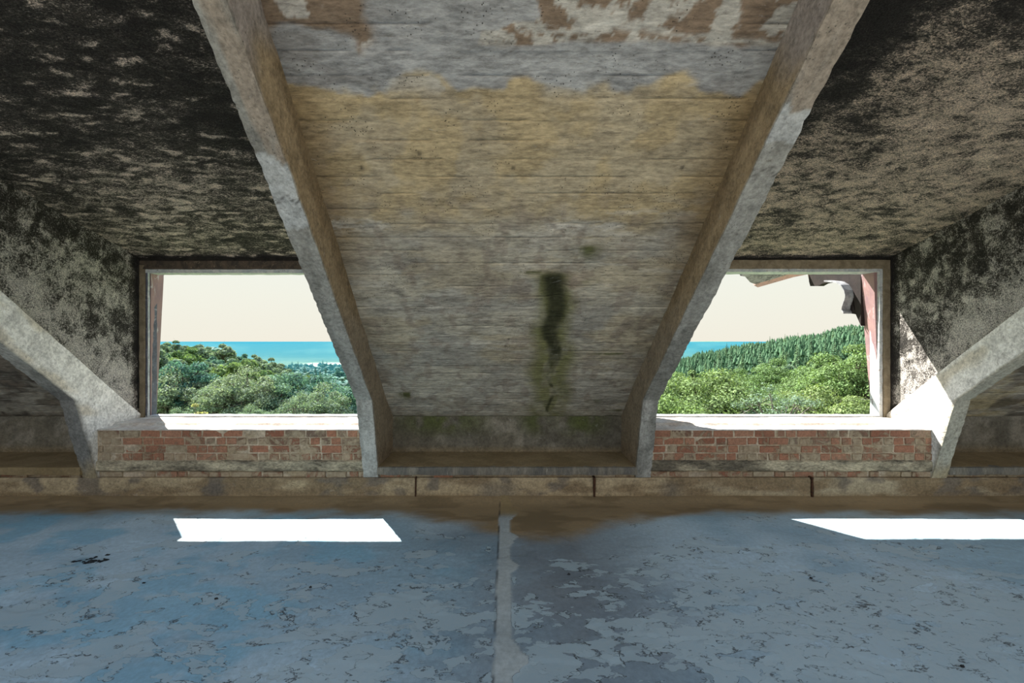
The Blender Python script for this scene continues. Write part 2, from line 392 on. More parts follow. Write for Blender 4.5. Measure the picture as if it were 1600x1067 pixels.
# ------------------------------------------------------------------ sloping slabs between the ribs
BOARD = 0.128
def slab_colour(U, V, centre=True):
    w = (fbm(U * 3, V * 5, 4) - 0.5)
    c = np.zeros(U.shape + (3,)) + np.array((0.42, 0.385, 0.31))
    bi = np.floor(V / BOARD).astype(int)
    bt = _perm[bi & 255, 7]
    c = c * (0.86 + 0.28 * bt)[..., None]
    c = mixc(c, (0.34, 0.32, 0.275), sm(fbm(U * 1.5 + 4, V * 2.4, 4), 0.42, 0.62))
    c = mixc(c, (0.23, 0.21, 0.18), 0.6 * sm(fbm(U * 3.5 + 44, V * 9, 5, .6), 0.54, 0.68))
    # ochre wash
    if centre:
        och = sm(V + w * 0.5, 2.55, 3.05) * sm(V + w * 0.25 + 0.1 * (fbm(U * 5, V * 0 + 3, 3) - .5), 3.84, 3.78)
        och = och * (0.62 + 0.38 * sm(fbm(U * 3.1 + 9, V * 4, 4), 0.4, 0.55))
        och = np.maximum(och, 0.38 * sm(fbm(U * 1.7 + 30, V * 3 + 3, 4), 0.50, 0.62) * sm(V, 2.9, 2.4) * sm(V, 0.6, 1.4))
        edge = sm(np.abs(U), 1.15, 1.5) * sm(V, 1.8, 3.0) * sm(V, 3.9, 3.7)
        c = mixc(c, (0.42, 0.335, 0.20), och)
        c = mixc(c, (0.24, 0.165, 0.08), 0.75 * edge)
        # bare grey concrete high up
        top = sm(V + w * 0.25 + 0.1 * (fbm(U * 5, V * 0 + 3, 3) - .5), 3.78, 3.82)
        c = mixc(c, (0.31, 0.315, 0.315), top)
        c = mixc(c, (0.22, 0.215, 0.21), top * sm(fbm(U * 2.2 + 3, V * 5 + 8, 4), 0.45, 0.62) * 0.8)
        c = mixc(c, (0.42, 0.43, 0.43), 0.5 * sm(fbm(U * 3, V * 9 + 3, 4), 0.56, 0.64) * sm(V, 3.70, 3.80) * sm(V, 4.0, 3.9))
        # old brown coat with lime blobs above it
        b1 = sm(V + w * 0.16 + 0.03 * U, 4.02, 4.05) * sm(U + w, -0.14, -0.10)
        b2 = sm(V + w * 0.3 + np.abs(U + 1.25) * 0.2, 4.06, 4.10) * sm(U + w * .5, -0.80, -0.90)
        br = np.maximum(b1, b2)
        c = mixc(c, (0.21, 0.155, 0.11), br)
        lime = sm(fbm(U * 7 + 2, V * 8 + 1, 5, 0.62), 0.47, 0.53) * b1
        c = mixc(c, (0.46, 0.45, 0.41), lime * 0.85)
        c = mixc(c, (0.50, 0.48, 0.44), b2 * sm(fbm(U * 6 + 2, V * 12 + 5, 4), 0.58, 0.62) * .9)
        c = mixc(c, (0.48, 0.47, 0.43), 0.85 * np.exp(-((V - 4.035 - 0.03 * np.sin(U * 3) - w * .14) / 0.011) ** 2) * sm(U, -0.1, 0.1))
    else:
        c = mixc(c, (0.13, 0.11, 0.085), sm(U, 0, -1) * 0.85)  # left bay's shade is put into its colour
        c = mixc(c, (0.44, 0.36, 0.22), sm(U, 0, 1) * sm(fbm(U * 1.4 + 3, V * 2 + 6, 4), 0.35, 0.55))
        c = mixc(c, (0.07, 0.06, 0.05), 0.75 * sm(fbm(U * 2.4 + 8, V * 3 + 16, 5), 0.56, 0.66))
    # lime skin streaks along the boards
    ls = sm(fbm(U * 2.2, V * 14, 5, 0.6), 0.54, 0.60) * sm(fbm(U * 0.9 + 5, V * 2 + 1, 3), 0.38, 0.55)
    c = mixc(c, (0.50, 0.47, 0.41), 0.5 * ls * sm(V, 3.2, 2.8))
    l2 = sm(fbm(U * 5, V * 20, 5, 0.65), 0.46, 0.56) * np.exp(-((V - 2.80) / 0.07) ** 2) * sm(fbm(U * 2.5 + 2, V * 0, 2), 0.35, 0.6)
    c = mixc(c, (0.52, 0.49, 0.43), 0.85 * l2)
    l3 = sm(fbm(U * 6, V * 20 + 9, 5, 0.65), 0.45, 0.55) * (np.exp(-((V - 0.62) / 0.20) ** 2) * 0.5 + np.exp(-((V - 0.13) / 0.06) ** 2) * 0.6)
    c = mixc(c, (0.50, 0.47, 0.40), l3)
    c = mixc(c, (0.25, 0.205, 0.165), 0.5 * sm(fbm(U * 9 + 40, V * 7 + 7, 5), 0.58, 0.66) * sm(V, 3.2, 2.8))
    if centre:
        # green seepage streak and the smaller moss patches
        u0, v0 = slab_uv(870, 428); u1, v1 = slab_uv(858, 650)
        t = np.clip((v0 - V) / (v0 - v1), 0, 1.2); uc = u0 + (u1 - u0) * t
        d = np.abs(U - uc + 0.06 * w + 0.03 * np.sin(V * 9))
        inr = sm(V, v0 + 0.03 + w * .15, v0 - 0.04) * sm(V, -0.1, 0.0)
        wid = 0.24 + 0.10 * sm(t, 0.1, 0.6)
        n5 = fbm(U * 9, V * 4 + 3, 4)
        gm = inr * sm(d, wid, wid * 0.35) * (0.60 + 0.4 * sm(n5, 0.30, 0.55)) * (1 - .2 * t)
        c = mixc(c, (0.165, 0.165, 0.060), np.clip(gm, 0, 0.9))
        dk = inr * sm(d, 0.15 - 0.08 * sm(t, 0.25, 0.6), 0.04) * sm(t, 0.68, 0.45) * (0.75 + 0.25 * sm(n5, 0.3, 0.5))
        dk = np.maximum(dk, inr * sm(d, 0.030, 0.008) * 0.8 * sm(n5, 0.3, 0.5))
        c = mixc(c, (0.028, 0.030, 0.014), dk * 0.95)
        c = mixc(c, (0.42, 0.33, 0.26), 0.7 * np.exp(-(((U - u0 - 0.17) / 0.07) ** 2 + ((V - v0 + 0.08) / 0.09) ** 2)))
        for (px, py, wx, wv, k) in ((920, 388, 0.11, 0.12, .7), (830, 424, 0.15, 0.03, .8), (635, 615, 0.10, 0.10, .9), (955, 552, 0.22, 0.022, .8), (1000, 600, 0.06, 0.04, .6), (975, 640, .14, .05, .8), (920, 440, .1, .02, .4), (930, 625, .1, .08, .35)):
            a, b = slab_uv(px, py)
            g = np.exp(-(((U - a) / wx) ** 2 + (np.where(V > b, (V - b) / (wv * .25), (V - b) / wv)) ** 2)) 
            c = mixc(c, (0.085, 0.095, 0.025), np.clip(g * 1.3 * k * sm(fbm(U * 14, V * 5 + 2, 4), 0.25, 0.55), 0, 0.9))
        c = mixc(c, (0.05, 0.055, 0.02), 0.75 * sm(V, 0.03, 0.0))
        for px, py in ((565, 262), (802, 262), (1066, 262), (795, 660 - 130), (655, 240), (790, 560 - 20)):
            a, b = slab_uv(px, py)
            c = mixc(c, (0.03, 0.028, 0.025), np.exp(-(((U - a) / 0.014) ** 2 + ((V - b) / 0.014) ** 2)))
    return np.clip(c, 0.01, 0.8)

def make_slab(x0, x1, v0, v1, step, centre, name, **kw):
    us = np.linspace(x0, x1, max(8, int((x1 - x0) / step)))
    rows = []
    b = int(v0 / BOARD)
    while b * BOARD < v1:
        for q in ([0.0, 0.005] + list(np.linspace(0.02, BOARD - 0.02, max(2, int((BOARD - .03) / step)))) + [BOARD - 0.005]):
            v = b * BOARD + q
            if v0 <= v <= v1: rows.append(v)
        b += 1
    vs = np.array(sorted(set([v0] + rows + [v1])))
    U, V = np.meshgrid(us, vs)
    bi = np.floor(V / BOARD + 1e-6).astype(int); fr = V - bi * BOARD
    off = (_perm[bi & 255, 3] - 0.5) * 0.0035
    sag = (fbm(U * 1.3 + bi * 3.1, bi * 1.7, 2) - 0.5) * 0.006
    gr = ((fr < 0.003)).astype(float) * (0.008 * sm(fbm(U * 2.5 + bi * 5.3, bi * 2.1, 3), 0.45, 0.6))
    rough = (fbm(U * 12, V * 18, 4) - 0.5) * 0.012
    vis = (fbm(U * 4 + 3, V * 16, 5, 0.6) - 0.5) * 0.012 * sm(V, 3.9, 4.0)
    disp = off + sag - gr + rough + vis
    if centre:
        u0, v0_ = slab_uv(873, 455)
        disp = disp - 0.035 * np.exp(-(((U - u0) / 0.07) ** 2 + ((V - v0_) / 0.16) ** 2))
    y = YB - V / CL; z = ZB + SL * (YB - y)
    nrm = np.array((0, -SL / CL, -1 / CL))           # facing the room
    P = np.stack([U + K * (z - ZK), y + nrm[1] * disp, z + nrm[2] * disp], -1).reshape(-1, 3)
    fa = grid_faces(len(us), len(vs), True)
    c = slab_colour(U, V, centre).reshape(-1, 3)
    # outer roof skin
    n0 = len(P)
    cn = [(x0 - .0, v0), (x1, v0), (x1, v1), (x0, v1)]
    ex = []
    for (u, v) in cn:
        yy = YB - v / CL; zz = ZB + SL * (YB - yy)
        ex.append((u + K * (zz - ZK), yy + 0.13 * SL / CL, zz + 0.13 / CL))
    P = np.vstack([P, ex]); c = np.vstack([c, np.full((4, 3), .2)])
    me = mesh_np(name, P, fa.tolist() + [[n0, n0 + 1, n0 + 2, n0 + 3]], True, c)
    return obj(name, me, M['slab'], kind='structure', **kw)

RI_L, RO_L, RI_R, RO_R = -1.48, -1.655, 1.495, 1.67
FL_D, FL_I = -4.74, -4.90       # far left rib, dormer face and inner face
FR_D, FR_I = 4.93, 5.10
XL, XR = -8.1, 8.3
make_slab(RI_L - 0.05, RI_R + 0.05, 0.0, VTOP, 0.014, True, 'ceiling', label='board marked sloping concrete ceiling with a green seepage streak')
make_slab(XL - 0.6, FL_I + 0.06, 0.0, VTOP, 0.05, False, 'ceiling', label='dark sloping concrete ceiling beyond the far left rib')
make_slab(FR_I - 0.06, XR + 0.6, 0.0, VTOP, 0.03, False, 'ceiling', label='stained sloping concrete ceiling beyond the far right rib')
YD = 2.075                      # the dormer ceilings run out into the roof slope here
VD = (YB - YD) * CL
make_slab(FL_D - 0.02, RO_L + 0.02, VD, VTOP, 0.08, False, 'ceiling', label='sloping roof slab above the left dormer')
make_slab(RO_R - 0.02, FR_D + 0.02, VD, VTOP, 0.08, False, 'ceiling', label='sloping roof slab above the right dormer')

# ------------------------------------------------------------------ dormer ceilings and cheeks
YW, DS = 5.325, 0.297
ZW = EYE + 1.09
CKL, CKR = -4.77, 4.985
def make_dormer_ceiling(x0, x1, mat, sgn, label):
    us = np.arange(x0, x1 + 0.01, 0.022); vs = np.arange(YD - 0.02, YW + 0.08, 0.022)
    U, V = np.meshgrid(us, vs)
    d = (fbm(U * 7, V * 10, 5, 0.6) - 0.5) * 0.045 + (fbm(U * 22, V * 30, 3) - .5) * 0.012
    z = ZW + DS * (YW - V) - d * 0.9
    fa = grid_faces(len(us), len(vs), True)
    big = fbm(U * 1.1 + 3, V * 1.3, 3) - 0.5
    if sgn < 0:
        mask = big * 0.5 + 0.06
        mask = mask + 0.22 * sm(V, 3.4, 4.4) - 0.05 
        mask = mask - 0.30 * np.exp(-((U - (x1 - 0.2 - (YW - V) * 0.16)) / 0.25) ** 2) * sm(V, 4.6, 3.8)
    else:
        mask = big * 0.45 + 0.24
        dd = (U - x0 - 0.45 + (V - 3.0) * 0.25)
        mask = mask - 0.60 * np.exp(-(dd / 0.36) ** 2) * sm(V, 4.3, 3.3)
        mask = mask - 0.55 * sm(V + (U - x0) * .12 + big * .9, 2.75, 2.45)
        mask = mask - 0.22 * sm(fbm(U * 1.7 + 31, V * 2.2 + 7, 4), 0.55, 0.66)
    mask = mask - 0.5 * sm(V, YW - 0.10, YW - 0.02)
    P = np.stack([U, V, z], -1).reshape(-1, 3); n0 = len(P)
    ex = [(x0, YD - .02, ZW + DS * (YW - YD) + .16), (x1, YD - .02, ZW + DS * (YW - YD) + .16), (x1, YW + .12, ZW + .12), (x0, YW + .12, ZW + .12)]
    P = np.vstack([P, ex])
    me = mesh_np('ceiling', P, fa.tolist() + [[n0, n0 + 1, n0 + 2, n0 + 3]], True, None, np.append(mask.ravel(), [0] * 4))
    return obj('ceiling', me, mat, kind='structure', label=label)
make_dormer_ceiling(CKL - 0.02, RO_L + 0.06, M['rc_left'], -1, 'sooty roughcast ceiling of the left dormer')
make_dormer_ceiling(RO_R - 0.06, CKR + 0.02, M['rc_right'], 1, 'sooty roughcast ceiling of the right dormer')

def make_cheek(name, x, face, thick, label, seed):
    """vertical triangular dormer side between roof slope and dormer ceiling"""
    ys = np.arange(YD, YW + 0.12, 0.022)
    nz = 90
    Yg = np.repeat(ys[None, :], nz + 1, 0); tt = np.repeat(np.linspace(0, 1, nz + 1)[:, None], len(ys), 1)
    lo = np.maximum(ZB + SL * (YB - Yg) - 0.06, 0.80); hi = ZW + DS * (YW - Yg) + 0.03
    hi = np.maximum(hi, lo + 0.005)
    Zg = lo + (hi - lo) * tt
    d = (fbm(Yg * 9 + seed, Zg * 9, 5, 0.6) - 0.5) * 0.035
    P = np.stack([x - face * 0 + face * d * -1 * -1, Yg, Zg], -1)
    P[..., 0] = x + face * d * 0.6
    big = fbm(Yg * 1.4 + seed, Zg * 1.5, 4) - 0.5
    mask = big * 0.7 + 0.20 - 0.22 * sm(Zg - DS * (YW - Yg), ZW - 0.75, ZW - 0.1)
    mask = mask - 0.55 * sm(Yg, YW - 0.14, YW - 0.03) + 0.28 * sm(Zg - SL * (YB - Yg), ZB + 0.75, ZB + 0.1)
    fa = grid_faces(len(ys), nz + 1, face < 0)
    P = P.reshape(-1, 3); n0 = len(P)
    xo = x - face * thick
    P = np.vstack([P, [(xo, YD, roof_z(YD)), (xo, YW + .12, 0.80), (xo, YW + .12, ZW + .03)]])
    me = mesh_np(name, P, fa.tolist() + [[n0, n0 + 1, n0 + 2]], True, None, np.append(mask.ravel(), [0] * 3))
    return obj(name, me, M['cheek'], kind='structure', label=label)
make_cheek('wall_left', CKL, 1, 0.12, 'sooty cheek wall of the left dormer', 1)
make_cheek('wall_right', CKR, -1, 0.12, 'sooty cheek wall of the right dormer', 20)
make_cheek('wall_inner_left', RO_L + 0.01, -1, 0.10, 'hidden inner cheek of the left dormer', 40)
make_cheek('wall_inner_right', RO_R - 0.01, 1, 0.10, 'hidden inner cheek of the right dormer', 60)

# ------------------------------------------------------------------ concrete ribs
def make_rib(xa, xb, zfoot, label, style):
    """xa < xb; a leg leaning out to the wall and a rafter running up the slope"""
    n_leg, n_raf = 60, 300
    Sy, Sz, Ry, Rz, Lp = [], [], [], [], []
    yb_, zb_ = 4.49, ZK
    rb = (4.49 + 0.336 * 0.681, ZK + 0.336 * 0.732)
    for i in range(n_leg + 1):
        t = i / n_leg
        z = zfoot + (zb_ - zfoot) * t
        Sy.append(4.73 - 0.24 * (z - 0.29) / (zb_ - 0.29)); Sz.append(z); Ry.append(YB + 0.05); Rz.append(min(z, ZB - 0.02)); Lp.append(z - zb_)
    Ry[-1] = YB + 0.05
    for i in range(1, n_raf + 1):
        t = i / n_raf
        y = yb_ + (YTOP - yb_) * t
        Sy.append(y); Sz.append(zb_ + SL * (yb_ - y))
        k = min(1, t * 12)
        ty = y + 0.336 * 0.681 * k + (YB - yb_ - 0.0) * (1 - k)
        Ry.append(ty); Rz.append(roof_z(ty) + 0.01); Lp.append((yb_ - y) * CL)
    Sy, Sz, Ry, Rz, Lp = map(np.array, (Sy, Sz, Ry, Rz, Lp))
    nd, nw = 14, 9
    ring = [(0, q / (nw - 1)) for q in range(nw)] + [(q / (nd - 1), 1) for q in range(1, nd)] + [(1, 1 - q / (nw - 1)) for q in range(1, nw)] + [(1 - q / (nd - 1), 0) for q in range(1, nd - 1)]
    D = np.array([r[0] for r in ring]); W = np.array([r[1] for r in ring])
    ns, nr = len(Sy), len(ring)
    Y = Sy[:, None] + (Ry - Sy)[:, None] * D; Z = Sz[:, None] + (Rz - Sz)[:, None] * D
    X = xa + (xb - xa) * W[None, :] + 0 * Y
    L = Lp[:, None] + 0 * Y
    bow = (fbm(L * 0.8 + xa * 3, L * 0 + 1, 2) - 0.5) * 0.02
    side = np.where(W == 1, 1.0, np.where(W == 0, -1.0, 0.0))[None, :]
    nx_ = (fbm(L * 7 + xa, D[None, :] * 5 + W[None, :] * 7, 4) - 0.5) * 0.016
    X = X + side * nx_ + bow
    nn = (fbm(L * 11 + xa + 9, W[None, :] * 2.5 + 0 * L, 4) - 0.5) * 0.010
    front = (D == 0)[None, :]
    chip = np.clip(fbm(L * 22 + xa * 5 + W[None, :] * 31, L * 0 + 4, 4, 0.6) - 0.42, 0, 1) * 0.022
    corner = ((D == 0) & ((W == 0) | (W == 1)))[None, :]
    Y = Y + front * nn + corner * chip * 0.6; Z = Z + front * nn * 0.5 + corner * chip * 0.5
    X = X - corner * side * chip * 0.6
    X = X + K * np.maximum(Z - ZK, 0)
    P = np.stack([X, Y, Z], -1).reshape(-1, 3)
    idx = np.arange(ns * nr).reshape(ns, nr); r2 = np.roll(idx, -1, 1)
    fa = np.stack([idx[:-1].ravel(), r2[:-1].ravel(), r2[1:].ravel(), idx[1:].ravel()], 1).tolist()
    fa += [idx[0][::-1].tolist(), idx[-1].tolist()]
    # colour: grey soffit, limewashed dormer face whitened further for window light, brown-ochre bay face
    w = fbm(L * 2.2 + xa, D[None, :] * 1.5 + W[None, :] * 2, 4) - 0.5
    c = np.zeros(L.shape + (3,)) + np.array((0.33, 0.325, 0.295))
    c = mixc(c, (0.24, 0.235, 0.21), sm(fbm(L * 2.6 + xa * 7, W[None, :] * 1.3 + D[None, :], 4), 0.42, 0.62))
    bay = (W == (1 if style in ('cl', 'fl0') else 0))[None, :] & (D > 0.0)[None, :]
    if style == 'fl': bay = (W == 0)[None, :] & (D > 0)[None, :]
    if style == 'cl' : bay = (W == 1)[None, :] & (D > 0)[None, :]
    if style == 'cr' : bay = (W == 0)[None, :] & (D > 0)[None, :]
    if style == 'fr' : bay = (W == 1)[None, :] & (D > 0)[None, :]
    if style in ('cl', 'cr'):
        Lm = L + w * 0.4
        low = bay * 1.0
        c = mixc(c, (0.29, 0.235, 0.165), low)
        c = mixc(c, (0.35, 0.26, 0.15), low * 0.8 * sm(Lm, 0.8, 1.6) * sm(Lm, 3.3, 3.0))
        c = mixc(c, (0.24, 0.175, 0.10), low * sm(D[None, :] + w * .5, 0.45, 0.8) * sm(Lm, 0.6, 1.4) * sm(Lm, 3.3, 3.0))
        c = mixc(c, (0.31, 0.27, 0.24), low * sm(Lm, 3.0, 3.3))
        fr = (~bay) * 1.0
        patch_hi = 2.65 if style == 'cl' else 2.93
        patch_lo = 2.12 if style == 'cl' else 2.72
        pl = sm(L + w * 0.12, patch_lo, patch_lo + 0.01) * sm(L + w * 0.12, patch_hi + 0.01, patch_hi)
        c = mixc(c, (0.44, 0.45, 0.44), fr * pl)
        c = mixc(c, (0.30, 0.255, 0.205), fr * sm(Lm, patch_hi, patch_hi + .02) * sm(w, -0.1, 0.12))
        crackL = 2.36 if style == 'cl' else 2.55
        c = mixc(c, (0.06, 0.055, 0.05), fr * 0.8 * np.exp(-((L + 0.03 * np.sin(W[None, :] * 9) - crackL) / 0.008) ** 2))
        c = mixc(c, (0.45, 0.435, 0.40), fr * 0.6 * sm(L, 0.35, -0.1) * sm(w, -.1, .1))
        c = mixc(c, (0.24, 0.17, 0.10), 0.6 * low * sm(L, -0.45, -0.85))
    else:
        c = mixc(c, (0.80, 0.79, 0.76), (~bay) * (D > 0.0)[None, :] * 1.0)
        c = mixc(c, (0.56, 0.49, 0.37), (~bay) * (D > 0.0)[None, :] * 0.6 * sm(w, 0.05, 0.20))
        if style == 'fl': c = mixc(c, (0.17, 0.165, 0.155), (D == 0)[None, :] * 0.85 * sm(L, 0.6, 0.0))
        else: c = mixc(c, (0.42, 0.39, 0.31), (D == 0)[None, :] * 0.8)
        c = mixc(c, (0.36, 0.29, 0.18), bay * 0.8)
        c = mixc(c, (0.34, 0.27, 0.16), (bay | (D == 0)[None, :]) * 0.8 * sm(L + w * .4, -0.65, -0.95))
    me = mesh_np('concrete_rib', P, fa, True, np.clip(c, 0.01, 0.8).reshape(-1, 3))
    me.polygons.foreach_set('use_smooth', np.zeros(len(me.polygons), bool))
    return obj('concrete_rib', me, M['rib'], label=label, cat='rafter', group='concrete ribs of the roof')
make_rib(RO_L, RI_L, EYE - 1.57, 'grey concrete rib between the left window and the moss streaked slab', 'cl')
make_rib(RI_R, RO_R, EYE - 1.57, 'grey concrete rib between the moss streaked slab and the right window', 'cr')
make_rib(FL_I, FL_D, EYE - 1.76, 'dark fronted concrete rib at the far left, below the left cheek wall', 'fl')
make_rib(FR_D, FR_I, EYE - 1.74, 'whitewashed sunlit concrete rib at the far right, below the right cheek wall', 'fr')

# ------------------------------------------------------------------ front wall: plaster foot, bricks, mortar band, niches
YF = 4.742
wall = empty('wall_front', (0, YF, 0), kind='structure', label='low brick and plaster wall under the windows')
def wchild(name, me, mat, **kw):
    o = obj(name, me, mat, wall, **kw); o.matrix_parent_inverse = wall.matrix_world.inverted(); o.location = (0, -YF, 0); return o
# plaster foot
def relief_strip(name, x0, x1, z0, z1, y, amp, mat, step=0.014, ragged=0.0, col=None, back=0.12, **kw):
    us = np.arange(x0, x1 + 0.001, step * 1.4); vs = np.linspace(z0, z1, max(4, int((z1 - z0) / step)))
    U, V = np.meshgrid(us, vs)
    d = (fbm(U * 6 + y * 9, V * 11, 5, 0.6) - 0.5) * 2 * amp
    t = (V - z0) / (z1 - z0)
    Vr = V + ragged * ((fbm(U * 5 + 3, U * 0 + 2, 5, .65) - 0.5) * (1 - t) + (fbm(U * 5 + 13, U * 0 + 8, 5, .65) - 0.5) * t) * 2
    edge = (np.clip(1 - t / 0.10, 0, 1) + np.clip((t - 0.90) / 0.10, 0, 1)) ** 2
    Yv = y - d + edge * amp * 1.5
    P = np.stack([U, Yv, Vr], -1)
    top = P[-1].copy(); top[:, 1] = y + back; bot = P[0].copy(); bot[:, 1] = y + back
    P = np.concatenate([bot[None], P, top[None]], 0); nv = len(vs) + 2
    c = None
    if col is not None:
        U2, V2 = P[..., 0], P[..., 2]
        c = col(U2, V2).reshape(-1, 3)
    me = mesh_np(name, P.reshape(-1, 3), grid_faces(len(us), nv), False, c)
    return wchild(name, me, mat, **kw)
def foot_col(U, V):
    c = np.zeros(U.shape + (3,)) + np.array((0.42, 0.325, 0.20))
    c = mixc(c, (0.40, 0.33, 0.22), sm(U, 1.5, 3.5))
    c = mixc(c, (0.25, 0.18, 0.105), sm(fbm(U * 1.7, V * 6, 4), 0.42, 0.6))
    c = mixc(c, (0.17, 0.14, 0.11), 0.8 * sm(fbm(U * 3.3 + 40, V * 5, 4), 0.58, 0.66))
    c = mixc(c, (0.27, 0.19, 0.10), sm(V, 0.10, 0.0) * 0.9)
    for x in (-3.35, 0.0, -0.2, 1.9): c = mixc(c, (0.12, 0.105, 0.09), 0.6 * np.exp(-((U - x) / 0.12) ** 2) * sm(V, .25, .15))
    return c
relief_strip('plaster_foot', XL, XR, -0.03, EYE - 1.578, YF - 0.012, 0.010, M['plaster'], col=foot_col, step=0.02)
for x0, x1 in ((FL_D + 0.0, RO_L), (RO_R, FR_D + 0.0)):
    relief_strip('mortar_band', x0 - 0.03, x1 + 0.03, EYE - 1.505, EYE - 1.375, YF - 0.010, 0.012, M['band'], ragged=0.012)
    # bed behind the bricks
    wchild('mortar_bed', rough_box('mortar_bed', x0 - .03, x1 + .03, YF + 0.009, YF + 0.45, EYE - 1.40, EYE - 1.022, 0.06, 0.003, 0.0), M['mortar'])
wchild('mortar_bed', rough_box('mortar_bed', XL, XR, YF + 0.035, YF + 0.4, EYE - 1.60, EYE - 1.45, 0.12, 0.004, 0.0), M['mortar'])

def brick_mesh(l, seed):
    bm = bmesh.new(); box_bm(bm, -l / 2, l / 2, 0, 0.09, -0.5, 0.5)
    r = random.Random(seed)
    bmesh.ops.scale(bm, vec=(1, 1, 0.076), verts=bm.verts)
    bmesh.ops.bevel(bm, geom=bm.edges[:], offset=0.006, segments=1, affect='EDGES')
    for v in bm.verts: v.co += Vector((r.uniform(-1, 1) * .005, r.uniform(-1, 1) * .004, r.uniform(-1, 1) * .004))
    me = bm_mesh('brick', bm); me.materials.append(M['brick']); return me
BR_S = [brick_mesh(0.226, k) for k in range(5)]
BR_H = [brick_mesh(0.108, 20 + k) for k in range(5)]
def put_brick(me, x, y, z, sx=1, sz=1):
    o = bpy.data.objects.new('brick', me); COL.objects.link(o); o.parent = wall
    o.location = (x, y - YF, z); o.scale = (sx, 1, sz); o.rotation_euler = (random.uniform(-.02, .02), random.uniform(-.008, .008), random.uniform(-.012, .012))
    return o
for x0, x1 in ((FL_D + 0.02, RO_L - 0.01), (RO_R + 0.01, FR_D - 0.0)):
    for row in range(4):
        z = EYE - 1.022 - 0.0905 * (row + 0.5)
        stretch = row in (0, 2); x = x0 + (0.0 if row % 2 == 0 else 0.03) - (0.06 if row == 2 else 0)
        first = True
        while x < x1 - 0.03:
            use_s = stretch if random.random() > 0.16 else not stretch
            L = 0.226 if use_s else 0.108
            a, b = max(x, x0), min(x + L, x1)
            if b - a > 0.03:
                sx = (b - a) / L
                put_brick(random.choice(BR_S if use_s else BR_H), (a + b) / 2, YF + random.uniform(-0.004, 0.007), z + random.uniform(-.002, .002), sx, 1.03)
            x += L + 0.012 + random.uniform(0, .004)
# recessed, broken course under the band
x = -6.3
while x < 6.4:
    use_s = random.random() < 0.6; L = 0.226 if use_s else 0.108
    if random.random() > 0.12:
        put_brick(random.choice(BR_S if use_s else BR_H), x + L / 2, YF + random.uniform(0.008, 0.032), EYE - 1.545 + random.uniform(-.004, .004), 1, 0.82 + random.uniform(-.1, .06))
    x += L + random.uniform(0.008, 0.03)

# niches behind the sloping slabs: ledge beam, niche floor, niche back wall
def niche_back_col(U, V):
    c = np.zeros(U.shape + (3,)) + np.array((0.165, 0.145, 0.11))  # base darkened to stand for the shade inside the recess
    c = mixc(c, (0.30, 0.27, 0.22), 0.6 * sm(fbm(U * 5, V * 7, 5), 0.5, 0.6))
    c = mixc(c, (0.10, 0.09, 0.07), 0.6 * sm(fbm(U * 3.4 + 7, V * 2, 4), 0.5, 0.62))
    g = np.exp(-((U + 0.85) / 0.55) ** 2) * 0.9 + np.exp(-((U - .35) / 0.16) ** 2) * 0.8 + np.exp(-((U - 1.0) / 0.26) ** 2)
    c = mixc(c, (0.09, 0.105, 0.03), np.clip(g * sm(V, ZB - 0.34, ZB - 0.06) * sm(fbm(U * 8, V * 5, 4), 0.22, 0.5), 0, .85))
    c = mixc(c, (0.25, 0.19, 0.11), sm(V, ZB - 0.36, ZB - 0.46) * .8)
    return c
for x0, x1, mname in ((RI_L, RI_R, 'c'), (XL, FL_I, 'l'), (FR_I, XR, 'r')):
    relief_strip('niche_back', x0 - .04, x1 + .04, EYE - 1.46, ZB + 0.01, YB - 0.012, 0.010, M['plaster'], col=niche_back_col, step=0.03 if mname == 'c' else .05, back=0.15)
    wchild('niche_floor', rough_box('niche_floor', x0 - .03, x1 + .03, YF - 0.012, YB + 0.03, EYE - 1.52, EYE - 1.442, 0.05, 0.003, 0.002), M['niche'])
    wchild('ledge_beam', rough_box('ledge_beam', x0 - .01, x1 + .01, YF - 0.045, YF + 0.06, EYE - 1.535, EYE - 1.444, 0.03, 0.003, 0.007, 5), M['beam' if mname != 'l' else 'niche'])
for px, w_ in ((650, .016), (928, .024), (1267, .026)):
    x = (px - VX) / F * YF
    wchild('rusty_slot', rough_box('rusty_slot', x - w_ / 2, x + w_ / 2, YF - 0.030, YF + 0.05, 0.03, EYE - 1.565, 0.01, 0.004, 0.004, px), M['rust'])  # raised brown strip standing in for a rusty slot

# sills: broad mortar ledge on the bricks behind which the frame stands
for x0, x1, nm in ((FL_D, RO_L, 'left'), (RO_R, FR_D, 'right')):
    us = np.arange(x0 - .03, x1 + .05, 0.03); vs = np.linspace(YF + 0.0, YW + 0.12, 26)
    U, V = np.meshgrid(us, vs)
    z = EYE - 1.018 + 0.035 * sm(V, YF + .18, YF + .24) + (fbm(U * 8, V * 14, 4) - .5) * 0.012
    P = np.stack([U, V, z], -1)
    fr = P[0].copy(); fr[:, 2] = EYE - 1.03; P = np.concatenate([fr[None], P], 0)
    wchild('sill_ledge', mesh_np('sill_ledge', P.reshape(-1, 3), grid_faces(len(us), len(vs) + 1), False), M['sill'])
    wchild('outer_wall', rough_box('outer_wall', x0 - .1, x1 + .1, YF + 0.3, YW + 0.13, -0.3, EYE - 1.03, 0.2, 0.0, 0.0), M['mortar'])

